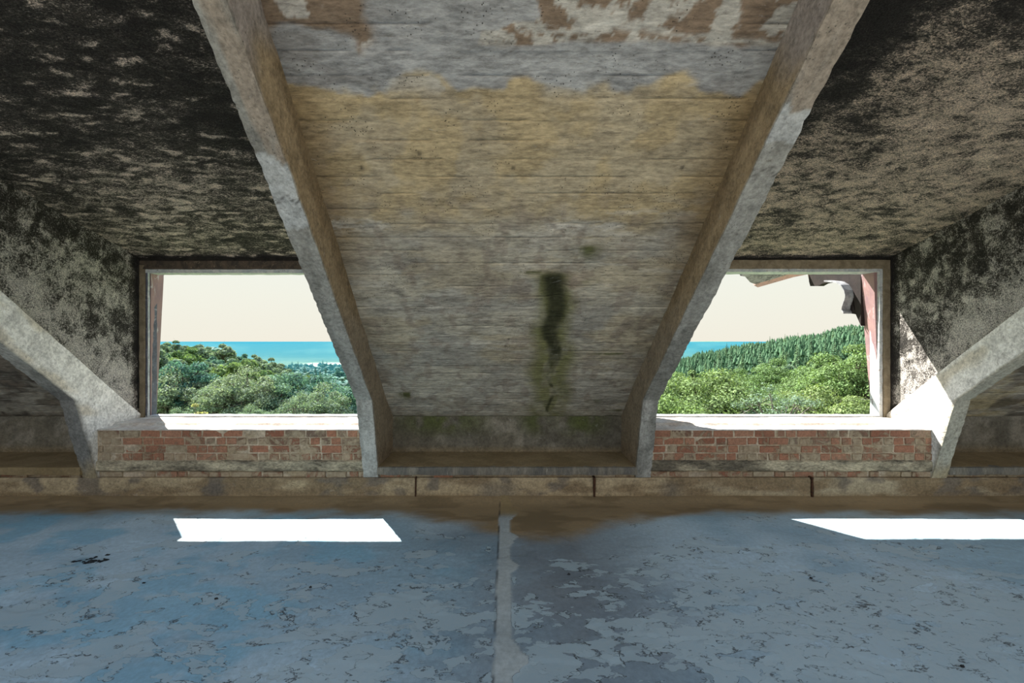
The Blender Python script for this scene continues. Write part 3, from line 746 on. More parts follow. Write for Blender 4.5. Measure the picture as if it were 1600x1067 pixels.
# end walls and the wall foot behind the niches
wchild('backing', rough_box('backing', XL - .2, XR + .2, YF + 0.42, YF + 0.62, -0.3, EYE - 1.47, 0.6, 0, 0), M['mortar'])
for nm, x in (('wall_end_left', XL), ('wall_end_right', XR)):
    s = -1 if x < 0 else 1
    bm = bmesh.new()
    prof = [(-3.0, 0), (YB + .1, 0), (YB + .1, ZB), (YTOP, roof_z(YTOP)), (-3.0, roof_z(YTOP) - 2.2)]
    a = [bm.verts.new((x + s * .45, y, z)) for y, z in prof]; b = [bm.verts.new((x + s * .65, y, z)) for y, z in prof]
    bm.faces.new(a); bm.faces.new(b[::-1])
    for k in range(5): bm.faces.new([a[k], b[k], b[(k + 1) % 5], a[(k + 1) % 5]])
    obj(nm, bm_mesh(nm, bm), M['mortar'], kind='structure', label='plain end wall of the attic outside the view')

# ------------------------------------------------------------------ floor
def make_floor():
    xs = np.concatenate([np.arange(XL - .6, -6.2, 0.2), np.arange(-6.2, 6.3, 0.016), np.arange(6.4, XR + .7, 0.2)])
    ys = np.concatenate([np.arange(-3.0, 1.9, 0.15), np.arange(1.9, YF + 0.03, 0.016)])
    U, V = np.meshgrid(xs, ys)
    n1 = fbm(U * 0.9, V * 1.1, 4); n2 = fbm(U * 2.3 + 7, V * 3.1, 4); w = fbm(U * 3, V * 5, 4) - 0.5
    c = np.zeros(U.shape + (3,)) + np.array((0.31, 0.445, 0.53))  # blue cast of the skylight is put into the floor colour
    c = mixc(c, (0.46, 0.58, 0.65), 0.8 * sm(n1, 0.42, 0.62))
    c = mixc(c, (0.21, 0.43, 0.56), 0.7 * sm(n2, 0.50, 0.66) * sm(U, 0.5, -0.6))
    # middle coloured greyer and darker for its lack of window light
    cen = np.exp(-((U - 0.45 + (4.2 - V) * 0.08) / 0.85) ** 2) * sm(U, -1.2, 0.0)
    cen = np.maximum(cen, 0.8 * np.exp(-((U + 0.15) / 0.7) ** 2) * sm(V, 3.0, 4.0))
    c = mixc(c, (0.205, 0.222, 0.24), 0.85 * cen * (0.7 + .3 * sm(n2, 0.3, 0.6)))
    c = mixc(c, (0.13, 0.15, 0.17), 0.3 * np.exp(-((U - .7) / .5) ** 2))
    # brown strip along the foot of the wall
    brn = sm(V + w * 0.30 + 0.55 * np.exp(-((U - 0.35) / 0.85) ** 2), 4.22, 4.50)
    c = mixc(c, (0.30, 0.215, 0.12), brn)
    c = mixc(c, (0.20, 0.14, 0.075), brn * 0.7 * sm(fbm(U * 2.5, V * 9, 5), 0.48, 0.62))
    # filled joint down the middle
    ex = 0.012 * (fbm(V * 5, V * 0 + 3, 4) - .5) * 2
    rt = 0.042 + 0.16 * np.clip(fbm(V * 4.2 + 3, V * 0 + 9, 4) - 0.50, 0, 1) * 2
    st = sm(U, -0.068 + ex - .006, -0.068 + ex) * sm(U, rt, rt - 0.006)
    c = mixc(c, np.array((0.42, 0.46, 0.46)), st * sm(V, 4.42, 4.2))
    c = mixc(c, np.array((0.32, 0.235, 0.12)), st * sm(V, 4.2, 4.42) * 0.9)
    ed = np.exp(-((U + 0.073 - ex) / 0.006) ** 2) * sm(fbm(V * 6 + 2, V * 0, 3), .35, .55)
    c = mixc(c, np.array((0.03, 0.03, 0.03)), 0.8 * ed)
    cx, cy = floor_xy(140, 877)
    c = mixc(c, (0.03, 0.035, 0.04), 0.8 * np.exp(-(((U - cx) / 0.13) ** 2 + ((V - cy) / 0.06) ** 2)) * sm(w, -.25, .1))
    z = (fbm(U * 1.2 + 3, V * 1.6, 4) - 0.5) * 0.02 + (n2 - 0.5) * 0.006 + st * 0.006 + 0.05 * sm(V, YF - 0.28, YF + 0.02) ** 2
    fl = sm(fbm(U * 2.6 + 60, V * 4.5 + 9, 5, 0.6), 0.52, 0.53)
    z = z - fl * 0.004 * sm(V, 4.2, 3.8)
    peel = np.clip(sm(V, 4.15, 2.6) * (0.55 + 0.5 * sm(U, -1.8, 0.6)) - 0.35 * sm(np.abs(U), 3.0, 5.0) + 0.25 * (n1 - .5), -0.6, 1)
    peel = peel - 1.5 * brn - 0.45 * cen - 0.08 - 0.9 * st
    me = mesh_np('floor', np.stack([U, V, z], -1).reshape(-1, 3), grid_faces(len(xs), len(ys)), True, np.clip(c, .01, .8).reshape(-1, 3), peel.ravel())
    f = obj('floor', me, M['floor'], kind='structure', label='worn painted screed floor with a blue skylight cast and a filled joint')
    bm = bmesh.new(); box_bm(bm, XL - .6, XR + .6, -3.0, YW, -0.35, -0.04)
    obj('floor_slab', bm_mesh('floor_slab', bm), M['mortar'], f)
    return f
make_floor()

# ------------------------------------------------------------------ windows (open frames)
def wbox(parent, name, mat, x0, x1, y0, y1, z0, z1, skew=0, **kw):
    bm = bmesh.new(); box_bm(bm, x0, x1, y0, y1, z0, z1)
    L = max(x1 - x0, z1 - z0)
    ax = 0 if (x1 - x0) > (z1 - z0) else 2
    for k in range(1, int(L / 0.08)):
        t = (x0 if ax == 0 else z0) + k * 0.08
        co = [0, 0, 0]; no = [0, 0, 0]; co[ax] = t; no[ax] = 1
        bmesh.ops.bisect_plane(bm, geom=bm.verts[:] + bm.edges[:] + bm.faces[:], plane_co=co, plane_no=no)
    for v in bm.verts:
        if skew: v.co.x += skew * (v.co.z - z0) / (z1 - z0)
        v.co += Vector([random.uniform(-1, 1) * .0025 for _ in range(3)])
    return obj(name, bm_mesh(name, bm), M[mat], parent, **kw)
def px_z(py, y): return EYE + (VY - py) / F * y
def px_x(px, y): return (px - VX) / F * y
ZS = EYE - 0.985
y1 = YW + 0.16
# left window
w1 = empty('window_1', (0, 0, 0), kind='structure', label='open left dormer window without glass')
xl, xr = -4.765, RO_L - 0.10
wbox(w1, 'joint', 'gap_black', xl - .02, xr + .1, YW - 0.005, YW + 0.06, ZW - 0.045, ZW + 0.03)
wbox(w1, 'header', 'wood_dark', xl, xr + .1, YW - 0.02, YW + 0.10, ZW - 0.15, ZW - 0.045)
wbox(w1, 'joint', 'gap_black', xl - .03, xl + .012, YW - 0.03, YW + 0.06, ZS + .12, ZW - 0.02)
wbox(w1, 'jamb', 'wood_tan', xl + .004, xl + 0.075, YW - 0.02, YW + 0.10, ZS - .01, ZW - 0.10)
wbox(w1, 'jamb', 'wood_dark', xr - 0.02, xr + 0.10, YW - 0.02, YW + 0.12, ZS - .01, ZW - 0.10)
wbox(w1, 'head_rail', 'wood_white', xl + .07, xr + .1, YW + 0.0, YW + 0.15, ZW - 0.200, ZW - 0.152)
wbox(w1, 'jamb_lining', 'wood_blue', xl + 0.077, xl + 0.105, YW - 0.0, YW + 0.14, ZS, ZW - 0.19, label='dark blue grey inner lining board')
wbox(w1, 'jamb_bead', 'wood_white', xl + 0.104, xl + 0.116, YW - 0.005, YW + 0.015, ZS, ZW - 0.19, label='white painted bead')
yo = YW + 0.20
xt, xb = px_x(258, yo), px_x(245, yo)
def reveal_board(parent, y_in, y_out, xi, xo, side, label):
    # xi / xo: (top, bottom) x of the inner and outer edges; the board leans as it rises
    bm = bmesh.new(); rows = []
    for k in range(13):
        t = k / 12; z = ZS - .03 + (ZW - .16 - ZS + .03) * t
        a = xi[1] + (xi[0] - xi[1]) * t; b = xo[1] + (xo[0] - xo[1]) * t
        rows.append([bm.verts.new(p) for p in ((a, y_in, z), (b, y_out, z), (b + side * .05, y_out + .01, z), (a + side * .05, y_in, z))])
    for k in range(12):
        for q in range(4): bm.faces.new([rows[k][q], rows[k][(q + 1) % 4], rows[k + 1][(q + 1) % 4], rows[k + 1][q]])
    bm.faces.new(rows[0]); bm.faces.new(rows[-1])
    return obj('outer_board', bm_mesh('outer_board', bm), M['wood_brown'], parent, label=label)
reveal_board(w1, YW + .035, YW + .24, (-4.652, -4.65), (-4.65, -4.752), -1, 'red brown outer board')
wbox(w1, 'bottom_rail', 'wood_white', xl + .05, xr + .1, YW + 0.0, YW + 0.12, ZS - 0.05, EYE - 0.965, label='weathered bottom rail')
# right window
w2 = empty('window_2', (0, 0, 0), kind='structure', label='open right dormer window without glass')
xr2 = CKR - 0.005; xl2 = 1.80
wbox(w2, 'joint', 'gap_black', RO_R, xr2 + .02, YW - 0.005, YW + 0.06, ZW - 0.035, ZW + 0.04)
wbox(w2, 'header', 'wood_tan', RO_R, xr2, YW - 0.02, YW + 0.10, ZW - 0.145, ZW - 0.035)
wbox(w2, 'joint', 'gap_black', xr2 - .006, xr2 + .03, YW - 0.03, YW + 0.06, ZS + .05, ZW - 0.02)
wbox(w2, 'jamb', 'wood_tan', xr2 - 0.085, xr2 - .004, YW - 0.02, YW + 0.10, ZS - .01, ZW - 0.10)
wbox(w2, 'jamb', 'wood_dark', RO_R, xl2, YW - 0.02, YW + 0.12, ZS - .01, ZW - 0.10)
wbox(w2, 'head_rail', 'wood_white', RO_R, xr2 - .08, YW + 0.0, YW + 0.20, ZW - 0.185, ZW - 0.146)
wbox(w2, 'jamb_lining', 'wood_white', xr2 - 0.128, xr2 - 0.087, YW - 0.0, YW + 0.14, ZS, ZW - 0.18, label='white and pale blue flaking inner lining')
reveal_board(w2, YW + .035, YW + .24, (4.81, 4.875), (4.80, 4.962), 1, 'faded red brown outer board')
wbox(w2, 'bottom_rail', 'wood_white', RO_R, xr2 - .05, YW + 0.0, YW + 0.12, ZS - 0.05, EYE - 0.965, label='weathered bottom rail')

# ------------------------------------------------------------------ eave remains outside the right window
def prism_yz(name, prof, xa, xb, mat, parent=None, **kw):
    bm = bmesh.new()
    a = [bm.verts.new((xa, y, z)) for y, z in prof]; b = [bm.verts.new((xb, y, z)) for y, z in prof]
    bm.faces.new(a); bm.faces.new(b[::-1])
    for k in range(len(prof)): bm.faces.new([a[k], b[k], b[(k + 1) % len(prof)], a[(k + 1) % len(prof)]])
    bmesh.ops.triangulate(bm, faces=[f for f in bm.faces if len(f.verts) > 4])
    return obj(name, bm_mesh(name, bm), M[mat], parent, **kw)
XBK = 4.80
def by(px): return XBK * F / (px - VX)           # distance out along the bracket plane
brk = empty('eave_bracket', (XBK, YW + .2, EYE + 0.2), label='dark curved timber bracket outside the top right of the right window', cat='bracket')
pts_px = [(1345, 418), (1340, 420), (1300, 420), (1263, 424), (1264, 440), (1266, 447), (1278, 447), (1285, 443), (1300, 440), (1319, 442), (1327, 447), (1332, 455), (1334, 464), (1332, 471), (1329, 478), (1328, 485), (1331, 490), (1337, 491), (1341, 500), (1345, 509)]
prof = []
for px, py in pts_px:
    y = by(px); prof.append((y, EYE + (VY - py) / F * y))
p = prism_yz('bracket_body', prof, XBK, XBK + 0.09, 'bracket', brk); p.location = -brk.location
# lighter worn underside strip following the curve
bm = bmesh.new(); arc = prof[8:17]
A = []
for (y, z) in arc: A.append([bm.verts.new((x, y - dy, z - dz)) for x, dy, dz in ((XBK - .12, .0, .0), (XBK + .1, .0, .0), (XBK + .1, -.0, -.02), (XBK - .12, -.0, -.02))])
for q in range(len(A) - 1):
    for k in range(4): bm.faces.new([A[q][k], A[q + 1][k], A[q + 1][(k + 1) % 4], A[q][(k + 1) % 4]])
bm.faces.new(A[0]); bm.faces.new(A[-1][::-1])
o = obj('bracket_edge', bm_mesh('bracket_edge', bm), M['bracket_edge'], brk, label='worn grey edge'); o.location = -brk.location
# broken eave: boards running out over the window head
ev = empty('broken_eave', (4, 6.5, EYE + 1.1), label='broken grey eave board with pink fascia hanging outside the right window', cat='eave')
def eave_piece(name, pts, thick, mat, label=None):
    bm = bmesh.new(); lo = []; hi = []
    for px, py, y in pts:
        y += 0.55
        q = Vector((px_x(px, y), y, px_z(py, y)))
        lo.append(bm.verts.new(q)); hi.append(bm.verts.new(q + Vector((0, 0.03, thick))))
    bm.faces.new(lo); bm.faces.new(hi[::-1])
    for k in range(len(lo)): bm.faces.new([lo[k], hi[k], hi[(k + 1) % len(lo)], lo[(k + 1) % len(lo)]])
    o = obj(name, bm_mesh(name, bm), M[mat], ev, label=label); o.location = -ev.location
eave_piece('soffit_board', [(1120, 405, 6.2), (1150, 419, 6.35), (1157, 431, 6.5), (1164, 432, 6.55), (1172, 441, 6.7), (1180, 444, 6.75), (1205, 437, 6.65), (1236, 427, 6.5), (1262, 421, 6.35), (1262, 405, 6.1)], 0.04, 'eave')
eave_piece('fascia_strip', [(1178, 446, 6.76), (1184, 449, 6.78), (1240, 433, 6.62), (1275, 426, 6.5), (1275, 417, 6.45), (1234, 424, 6.55), (1196, 437, 6.7)], 0.03, 'fascia', 'faded pink fascia strip')
eave_piece('end_board', [(1262, 423, 6.6), (1267, 447, 6.62), (1278, 447, 6.6), (1286, 442, 6.55), (1300, 420, 6.4), (1280, 415, 6.4)], 0.05, 'wood_dark', 'splintered dark board end')
# small wire on the outer board
cu = bpy.data.curves.new('wire', 'CURVE'); cu.dimensions = '3D'; cu.bevel_depth = 0.004
yq = YW + 0.1
for pts in ([(1344, 623), (1352, 624), (1362, 624), (1372, 621), (1371, 614)], [(1362, 624), (1364, 633), (1368, 645), (1372, 650)]):
    sp = cu.splines.new('POLY'); sp.points.add(len(pts) - 1)
    for k, (a, b) in enumerate(pts): sp.points[k].co = (px_x(a, yq), yq, px_z(b, yq), 1)
cu.materials.append(M['wire'])
wo = bpy.data.objects.new('wire', cu); COL.objects.link(wo); wo['label'] = 'thin bent grey wire at the lower right corner of the right window'; wo['category'] = 'wire'

# ------------------------------------------------------------------ litter on the floor
def lump(name, x, y, r, h, mat, seed, **kw):
    rr = random.Random(seed); bm = bmesh.new()
    bmesh.ops.create_icosphere(bm, subdivisions=2, radius=1)
    for v in bm.verts:
        k = 1 + rr.uniform(-.3, .3); v.co = Vector((v.co.x * r * k, v.co.y * r * 0.6 * k, max(v.co.z, -0.3) * h * k))
    o = obj(name, bm_mesh(name, bm), M[mat], **kw); o.location = (x, y, h * .25); return o
ax, ay = floor_xy(143, 876)
ash = empty('ash_heap', (ax, ay, 0.0), label='small smear of black ash on the floor at the left', cat='debris')
for k in range(22):
    a = random.gauss(0, .08); b = random.gauss(0, .03)
    l = lump('cinder', a, b, random.uniform(.008, .03), random.uniform(.004, .010), 'ash', k); l.parent = ash
for k, (px, py, r, lb) in enumerate(((225, 912, .014, 'dark grit crumb on the left floor, nearest below the ash smear'), (338, 936, .012, 'dark grit crumb on the blue floor right of the ash smear'), (1267, 904, .012, 'dark grit crumb on the right floor below the sun patch'), (889, 898, .013, 'dark grit crumb right of the floor joint'), (1504, 1042, .012, 'dark grit crumb near the bottom right corner'), (485, 918, .010, 'tiny dark crumb under the left sun patch'))):
    x, y = floor_xy(px, py); lump('grit_crumb', x, y, r, .010, 'chip', 90 + k, label=lb, cat='debris', group='grit crumbs on the floor')

# ------------------------------------------------------------------ land outside
A_ = np.array([-3.0, -1.2, -.85, -.72, -.6, -.5, -.4, 0, .4, .5, .6, .72, .85, 1.2, 3.0])
Y_ = np.array([5.5, 20, 50, 100, 150, 200, 300, 400, 600, 900, 1500, 2200, 3500, 6000.])
T_ = np.array([
 [-14, -15, -15, -13, -11, -10, -10, -12, -30, -60, -90, -90, -60, -90],
 [-14, -15, -15, -13, -11, -10, -10, -12, -30, -60, -90, -90, -60, -90],
 [-14, -15, -16, -15, -13, -12, -16, -30, -50, -70, -90, -70, -6, -60],
 [-14, -15, -16, -16, -15, -14, -19, -33, -50, -70, -95, -75, -12, -60],
 [-14, -15, -16, -18, -19, -21, -32, -42, -52, -65, -88, -82, -16, -60],
 [-14, -15, -16, -20, -24, -28, -38, -45, -52, -62, -82, -85, -12, -60],
 [-14, -15, -17, -22, -27, -32, -42, -48, -53, -60, -80, -88, -2, -60],
 [-14, -15, -17, -22, -27, -32, -38, -42, -50, -60, -90, -80, 0, -60],
 [-14, -15, -16, -20, -21, -20, -22, -30, -50, -70, -90, -60, -4, -60],
 [-14, -15, -16, -18, -17, -15, -15, -22, -45, -70, -90, -60, 3, -60],
 [-14, -15, -16, -17, -15, -12, -9.5, -15, -40, -70, -90, -60, -6, -60],
 [-14, -15, -15, -16, -12, -8, -4, -8, -35, -60, -90, -60, 0, -60],
 [-14, -14, -15, -14, -9, -4, 3, 0, -30, -60, -90, -60, 0, -60],
 [-14, -14, -14, -10, -4, 2, 12, 12, -20, -60, -90, -60, 0, -60],
 [-14, -14, -14, -10, -4, 2, 12, 12, -20, -60, -90, -60, 0, -60]], float)
def land(x, y):
    a = np.clip(x / y, -2.99, 2.99); ly = np.log(np.clip(y, 5.6, 5900)); LY = np.log(Y_)
    i = np.clip(np.searchsorted(A_, a) - 1, 0, len(A_) - 2); j = np.clip(np.searchsorted(LY, ly) - 1, 0, len(Y_) - 2)
    ta = (a - A_[i]) / (A_[i + 1] - A_[i]); tb = (ly - LY[j]) / (LY[j + 1] - LY[j])
    tb = tb * tb * (3 - 2 * tb); ta = ta * ta * (3 - 2 * ta)
    return (T_[i, j] * (1 - ta) + T_[i + 1, j] * ta) * (1 - tb) + (T_[i, j + 1] * (1 - ta) + T_[i + 1, j + 1] * ta) * tb
aa = np.linspace(-2.9, 2.9, 240); yy = np.exp(np.linspace(math.log(5.6), math.log(5900), 200))
Ag, Yg = np.meshgrid(aa, yy); Xg = Ag * Yg
Zg = land(Xg, Yg) + EYE
far = sm(Yg, 1200, 3000)
Zg = Zg + far * (fbm(Ag * 5, np.log(Yg) * 3, 3) - .5) * 16
gc = np.zeros(Ag.shape + (3,)) + np.array((0.10, 0.16, 0.05))
gc = mixc(gc, (0.16, 0.21, 0.08), sm(fbm(Xg * .01, Yg * .01, 3), .45, .6) * (1 - far))
gc = mixc(gc, (0.04, 0.10, 0.06), far)
gc = mixc(gc, (0.13, 0.22, 0.13), far * sm(fbm(Ag * 12 + 3, np.log(Yg) * 7, 4), 0.42, 0.62))
fldm = sm(Yg, 950, 1050) * sm(Yg, 1600, 1500) * sm(Ag, -0.51, -0.47) * sm(Ag, -.2, -.25)
gc = mixc(gc, (0.72, 0.72, 0.58), fldm)
m_ground, nt_, bs_ = new_mat('meadow_ground'); nn_ = N(nt_)
gcol = nn_.attr('Col').outputs['Color']
gg_ = nn_.noise(0.02, 8, .7)
v_ = nn_('CombineColor'); [nn_.link(nn_.ss(gg_, .3, .7, .65, 1.35), v_.inputs[k]) for k in range(3)]
nn_.link(nn_.mix(1.0, gcol, v_.outputs[0], 'MULTIPLY'), bs_.inputs['Base Color'])
obj('ground', mesh_np('ground', np.stack([Xg, Yg, Zg], -1).reshape(-1, 3), grid_faces(len(aa), len(yy)), True, gc.reshape(-1, 3)), m_ground, kind='structure', label='wooded land, pale field and far hills outside')
m_bounce = mat_simple('bounce_ground', (0.40, 0.35, 0.28), (0.34, 0.31, 0.24), 0.05, 0.95, 0.1)  # unseen ground, made pale so sunlight bounces up into the attic
bm = bmesh.new()
R_ = 400
vs_ = [bm.verts.new((x, y, EYE - 16.5)) for x, y in ((-R_, -R_), (R_, -R_), (R_, 12), (-R_, 12))]
bm.faces.new(vs_)
obj('ground', bm_mesh('ground', bm), m_bounce, kind='structure', label='unseen pale ground behind the viewer that bounces light into the attic')

# haze lying in the valley
m_haze = bpy.data.materials.new('valley_haze'); m_haze.use_nodes = True; hn = m_haze.node_tree; hn.nodes.clear()
ho = hn.nodes.new('ShaderNodeOutputMaterial'); hv = hn.nodes.new('ShaderNodeVolumeScatter')
hc_ = (0.05, 0.34, 0.47, 1)
hv.inputs['Color'].default_value = hc_; hv.inputs['Density'].default_value = 0.00068; hv.inputs['Anisotropy'].default_value = 0.0
ha = hn.nodes.new('ShaderNodeVolumeAbsorption'); ha.inputs['Color'].default_value = hc_; ha.inputs['Density'].default_value = 0.00068
had = hn.nodes.new('ShaderNodeAddShader'); hn.links.new(hv.outputs[0], had.inputs[0]); hn.links.new(ha.outputs[0], had.inputs[1])
hn.links.new(had.outputs[0], ho.inputs['Volume'])
bm = bmesh.new(); box_bm(bm, -6500, 6500, 400, 5500, EYE - 130, EYE - 1)
obj('haze', bm_mesh('haze', bm), m_haze, kind='stuff', label='blue haze over the distant valley', cat='haze')

# ------------------------------------------------------------------ trees
def tube(V, Fc, p0, p1, r0, r1, n=6):
    d = (p1 - p0); L = np.linalg.norm(d) + 1e-9; d = d / L
    a = np.cross(d, (0.3, 0.9, 0.1)); a /= np.linalg.norm(a); b = np.cross(d, a)
    o = len(V)
    for p, r in ((p0, r0), (p1, r1)):
        for k in range(n):
            t = 2 * math.pi * k / n; V.append(p + r * (a * math.cos(t) + b * math.sin(t)))
    for k in range(n): Fc.append([o + k, o + (k + 1) % n, o + n + (k + 1) % n, o + n + k])
def leaf_quads(C, Nn, size, r, asp=0.62):
    m = len(C)
    t = r.normal(size=(m, 3)); Nn = Nn + r.normal(size=(m, 3)) * 0.4; Nn /= np.linalg.norm(Nn, axis=1)[:, None]
    a = np.cross(Nn, t); a /= np.linalg.norm(a, axis=1)[:, None] + 1e-9; b = np.cross(Nn, a)
    s = size * r.uniform(0.6, 1.35, (m, 1))
    P = np.stack([C - a * s, C - b * s * asp + Nn * s * .15, C + a * s, C + b * s * asp + Nn * s * .15], 1).reshape(-1, 3)
    return P, np.arange(4 * m).reshape(-1, 4), np.repeat(r.random(m), 4)
def broadleaf(seed, H, R, n_leaf, lsize, squash=0.8, open_=0.0, trunk_frac=0.35, mat='leaf_a', bark='bark', nblob=34):
    r = np.random.default_rng(seed)
    V, Fc = [], []
    z0 = H * trunk_frac; cz = H - R * squash
    cr = np.array((0, 0, cz))
    p = np.array((0, 0, -1.2)); rad = 0.03 * H
    pts = [p]
    for k in range(5):
        q = np.array((r.normal() * .12 * k ** .5, r.normal() * .12 * k ** .5, (k + 1) / 5 * (H * 0.8))); tube(V, Fc, pts[-1], q, rad * (1 - k * .17), rad * (1 - (k + 1) * .17)); pts.append(q)
    blobs = []
    for k in range(nblob):
        d = r.normal(size=3); d /= np.linalg.norm(d)
        if d[2] < -0.35: d[2] *= -0.6
        q = cr + d * np.array((R, R, R * squash)) * (0.42 + 0.44 * r.random() ** .6)
        br = R * (0.15 + 0.13 * r.random()); blobs.append((q, br))
        s = pts[min(5, max(1, int(q[2] / (H * .8) * 5 * 0.62)))]
        mid = (s + q) / 2 + np.array((0, 0, .06 * H)) + r.normal(size=3) * .15
        tube(V, Fc, s, mid, rad * .34, rad * .2, 5); tube(V, Fc, mid, q, rad * .2, rad * .06, 5)
        for j in range(3):
            tube(V, Fc, q * .75 + mid * .25, q + r.normal(size=3) * br * .8, rad * .07, rad * .02, 4)
    Cs, Ns = [], []
    per = n_leaf // nblob
    for q, br in blobs:
        d = r.normal(size=(per, 3)); d /= np.linalg.norm(d, axis=1)[:, None]; d[:, 2] = np.where(d[:, 2] < -.3, -d[:, 2], d[:, 2])
        rr_ = br * (1 - open_ * r.random((per, 1)) ** 1.2) * r.uniform(.85, 1.12, (per, 1))
        Cs.append(q + d * rr_ * np.array((1.1, 1.1, .8))); Ns.append(d)
    C = np.vstack(Cs); Nn = np.vstack(Ns)
    P, Q, mk = leaf_quads(C, Nn, lsize, r)
    tr = mesh_np('trunk', np.array(V), Fc, True); tr.materials.append(M[bark])
    cw = mesh_np('crown', P, Q, False, None, mk); cw.materials.append(M[mat])
    return tr, cw
def conifer(seed, H, R, mat='leaf_c', tiers=22):
    r = np.random.default_rng(seed); V, Fc = [], []
    tube(V, Fc, np.array((0, 0, -1.)), np.array((0, 0, H * .97)), .022 * H, .003 * H)
    P, Q, mk = [], [], []
    for t in range(tiers):
        f = t / tiers; z = H * (0.12 + 0.86 * f); rad = R * (1 - f) ** 0.85 * r.uniform(.8, 1.1) + .08
        nb = int(7 + 7 * (1 - f))
        for k in range(nb):
            a = 2 * math.pi * (k + r.random() * .8) / nb; L = rad * r.uniform(.7, 1.12); d = np.array((math.cos(a), math.sin(a), 0)); s = np.array((-d[1], d[0], 0))
            b0 = np.array((0, 0, z)); e = b0 + d * L + np.array((0, 0, -L * .32)); wv = L * .24
            o = len(P)
            P += [b0, b0 + d * L * .5 + s * wv + (0, 0, -L * .22), e, b0 + d * L * .5 - s * wv + (0, 0, -L * .22), b0 + d * L * .55 + (0, 0, L * .02)]
            Q += [[o, o + 1, o + 4], [o + 1, o + 2, o + 4], [o + 2, o + 3, o + 4], [o + 3, o, o + 4]]
            mk += [r.random()] * 5
    tr = mesh_np('trunk', np.array(V), Fc, True); tr.materials.append(M['bark'])
    cw = mesh_np('crown', np.array(P, float), Q, False, None, np.array(mk)); cw.materials.append(M[mat])
    return tr, cw
def place_tree(tpl, x, y, z, s, rz, label, cat='tree', group=None, sz=None, name='broadleaf_tree'):
    e = empty(name, (x, y, z), label=label, cat=cat, group=group)
    e.rotation_euler = (0, 0, rz); e.scale = (s, s, sz or s)
    for nm, me in (('trunk', tpl[0]), ('crown', tpl[1])):
        c = bpy.data.objects.new(nm, me); COL.objects.link(c); c.parent = e
    return e
# nearest trees, each placed by where its crown shows; H and R in metres
def near(tpl, H, px, top, y, label, scale=1.0, **kw):
    x = px_x(px, y); z = px_z(top, y) - H * scale
    return place_tree(tpl, x, y, z, scale, random.uniform(0, 6.28), label, **kw)
TA = broadleaf(1, 13, 5.6, 42000, 0.105, 0.85, 0.35, mat='leaf_a', nblob=90)
TB = broadleaf(2, 14, 4.6, 34000, 0.10, 1.15, 0.4, mat='leaf_a', nblob=80)
TG = broadleaf(3, 12, 4.2, 20000, 0.10, 1.0, 0.6, mat='leaf_g', bark='bark_pale', nblob=70)
TL = broadleaf(4, 13, 5.0, 26000, 0.11, 1.0, 0.6, mat='leaf_b', nblob=75, trunk_frac=.25)
TM = broadleaf(5, 13, 4.0, 24000, 0.11, 1.35, 0.5, mat='leaf_b', nblob=70, trunk_frac=.2)
TW = broadleaf(6, 12, 4.2, 5200, 0.085, 1.2, 0.9, mat='leaf_g', bark='bark_pale', nblob=46)
TY = broadleaf(7, 8, 1.7, 2600, 0.14, 1.5, 0.7, mat='leaf_y', bark='bark_pale', nblob=20)
near(TA, 13, 1108, 574, 33, 'dense bright green broadleaf tree at the lower left of the right window')
near(TA, 13, 1040, 612, 30, 'low bright green crown beside the rib in the right window', 0.85)
near(TA, 13, 1170, 600, 34, 'green crown just left of the bare twigged tree in the right window', 0.8)
near(TW, 12, 1214, 592, 27, 'half bare pale twigged tree in the middle of the right window', 0.8)
near(TB, 14, 1222, 556, 52, 'tall yellow green tree behind the half bare tree')
near(TB, 14, 1335, 532, 36, 'tall leafy tree against the right jamb of the right window')
near(TA, 13, 1292, 602, 31, 'broad green crown at the lower right of the right window', 0.8)
near(TA, 13, 1275, 572, 46, 'light green crown between the half bare tree and the right jamb')
near(TB, 14, 1160, 572, 58, 'green crown behind the dense tree in the right window')
near(TB, 14, 1060, 578, 55, 'green crown behind the rib edge in the right window')
near(TM, 13, 288, 557, 44, 'tall dark teal tree near the left jamb of the left window')
near(TM, 13, 325, 572, 46, 'dark teal tree right of the tallest one in the left window')
near(TG, 12, 262, 575, 42, 'pale green tree against the left jamb of the left window')
near(TG, 12, 377, 573, 42, 'rounded grey green tree in the middle of the left window')
near(TW, 12, 352, 585, 41, 'sparse grey tree left of the rounded grey green one', 0.9)
near(TL, 13, 425, 582, 45, 'open crowned teal tree right of the rounded grey green one')
near(TL, 13, 455, 578, 47, 'dark teal tree right of centre in the left window', 0.95)
near(TG, 12, 498, 600, 42, 'rounded dusty green tree near the rib in the left window', 0.9)
near(TL, 13, 500, 582, 50, 'teal crown behind the rounded dusty tree near the rib')
near(TL, 13, 545, 600, 46, 'teal tree half hidden by the rib in the left window')
near(TW, 12, 470, 606, 40, 'sparse twiggy tree low in the left window, right of centre', 0.8)
near(TY, 8, 310, 628, 30, 'small pale yellow sapling low in the left window', 0.55, cat='sapling', name='sapling')
near(TG, 12, 395, 632, 34, 'pale low bush under the rounded grey green tree', 0.45, cat='bush', name='bush')
near(TG, 12, 275, 638, 32, 'pale low bush left of the yellow sapling', 0.4, cat='bush', name='bush')
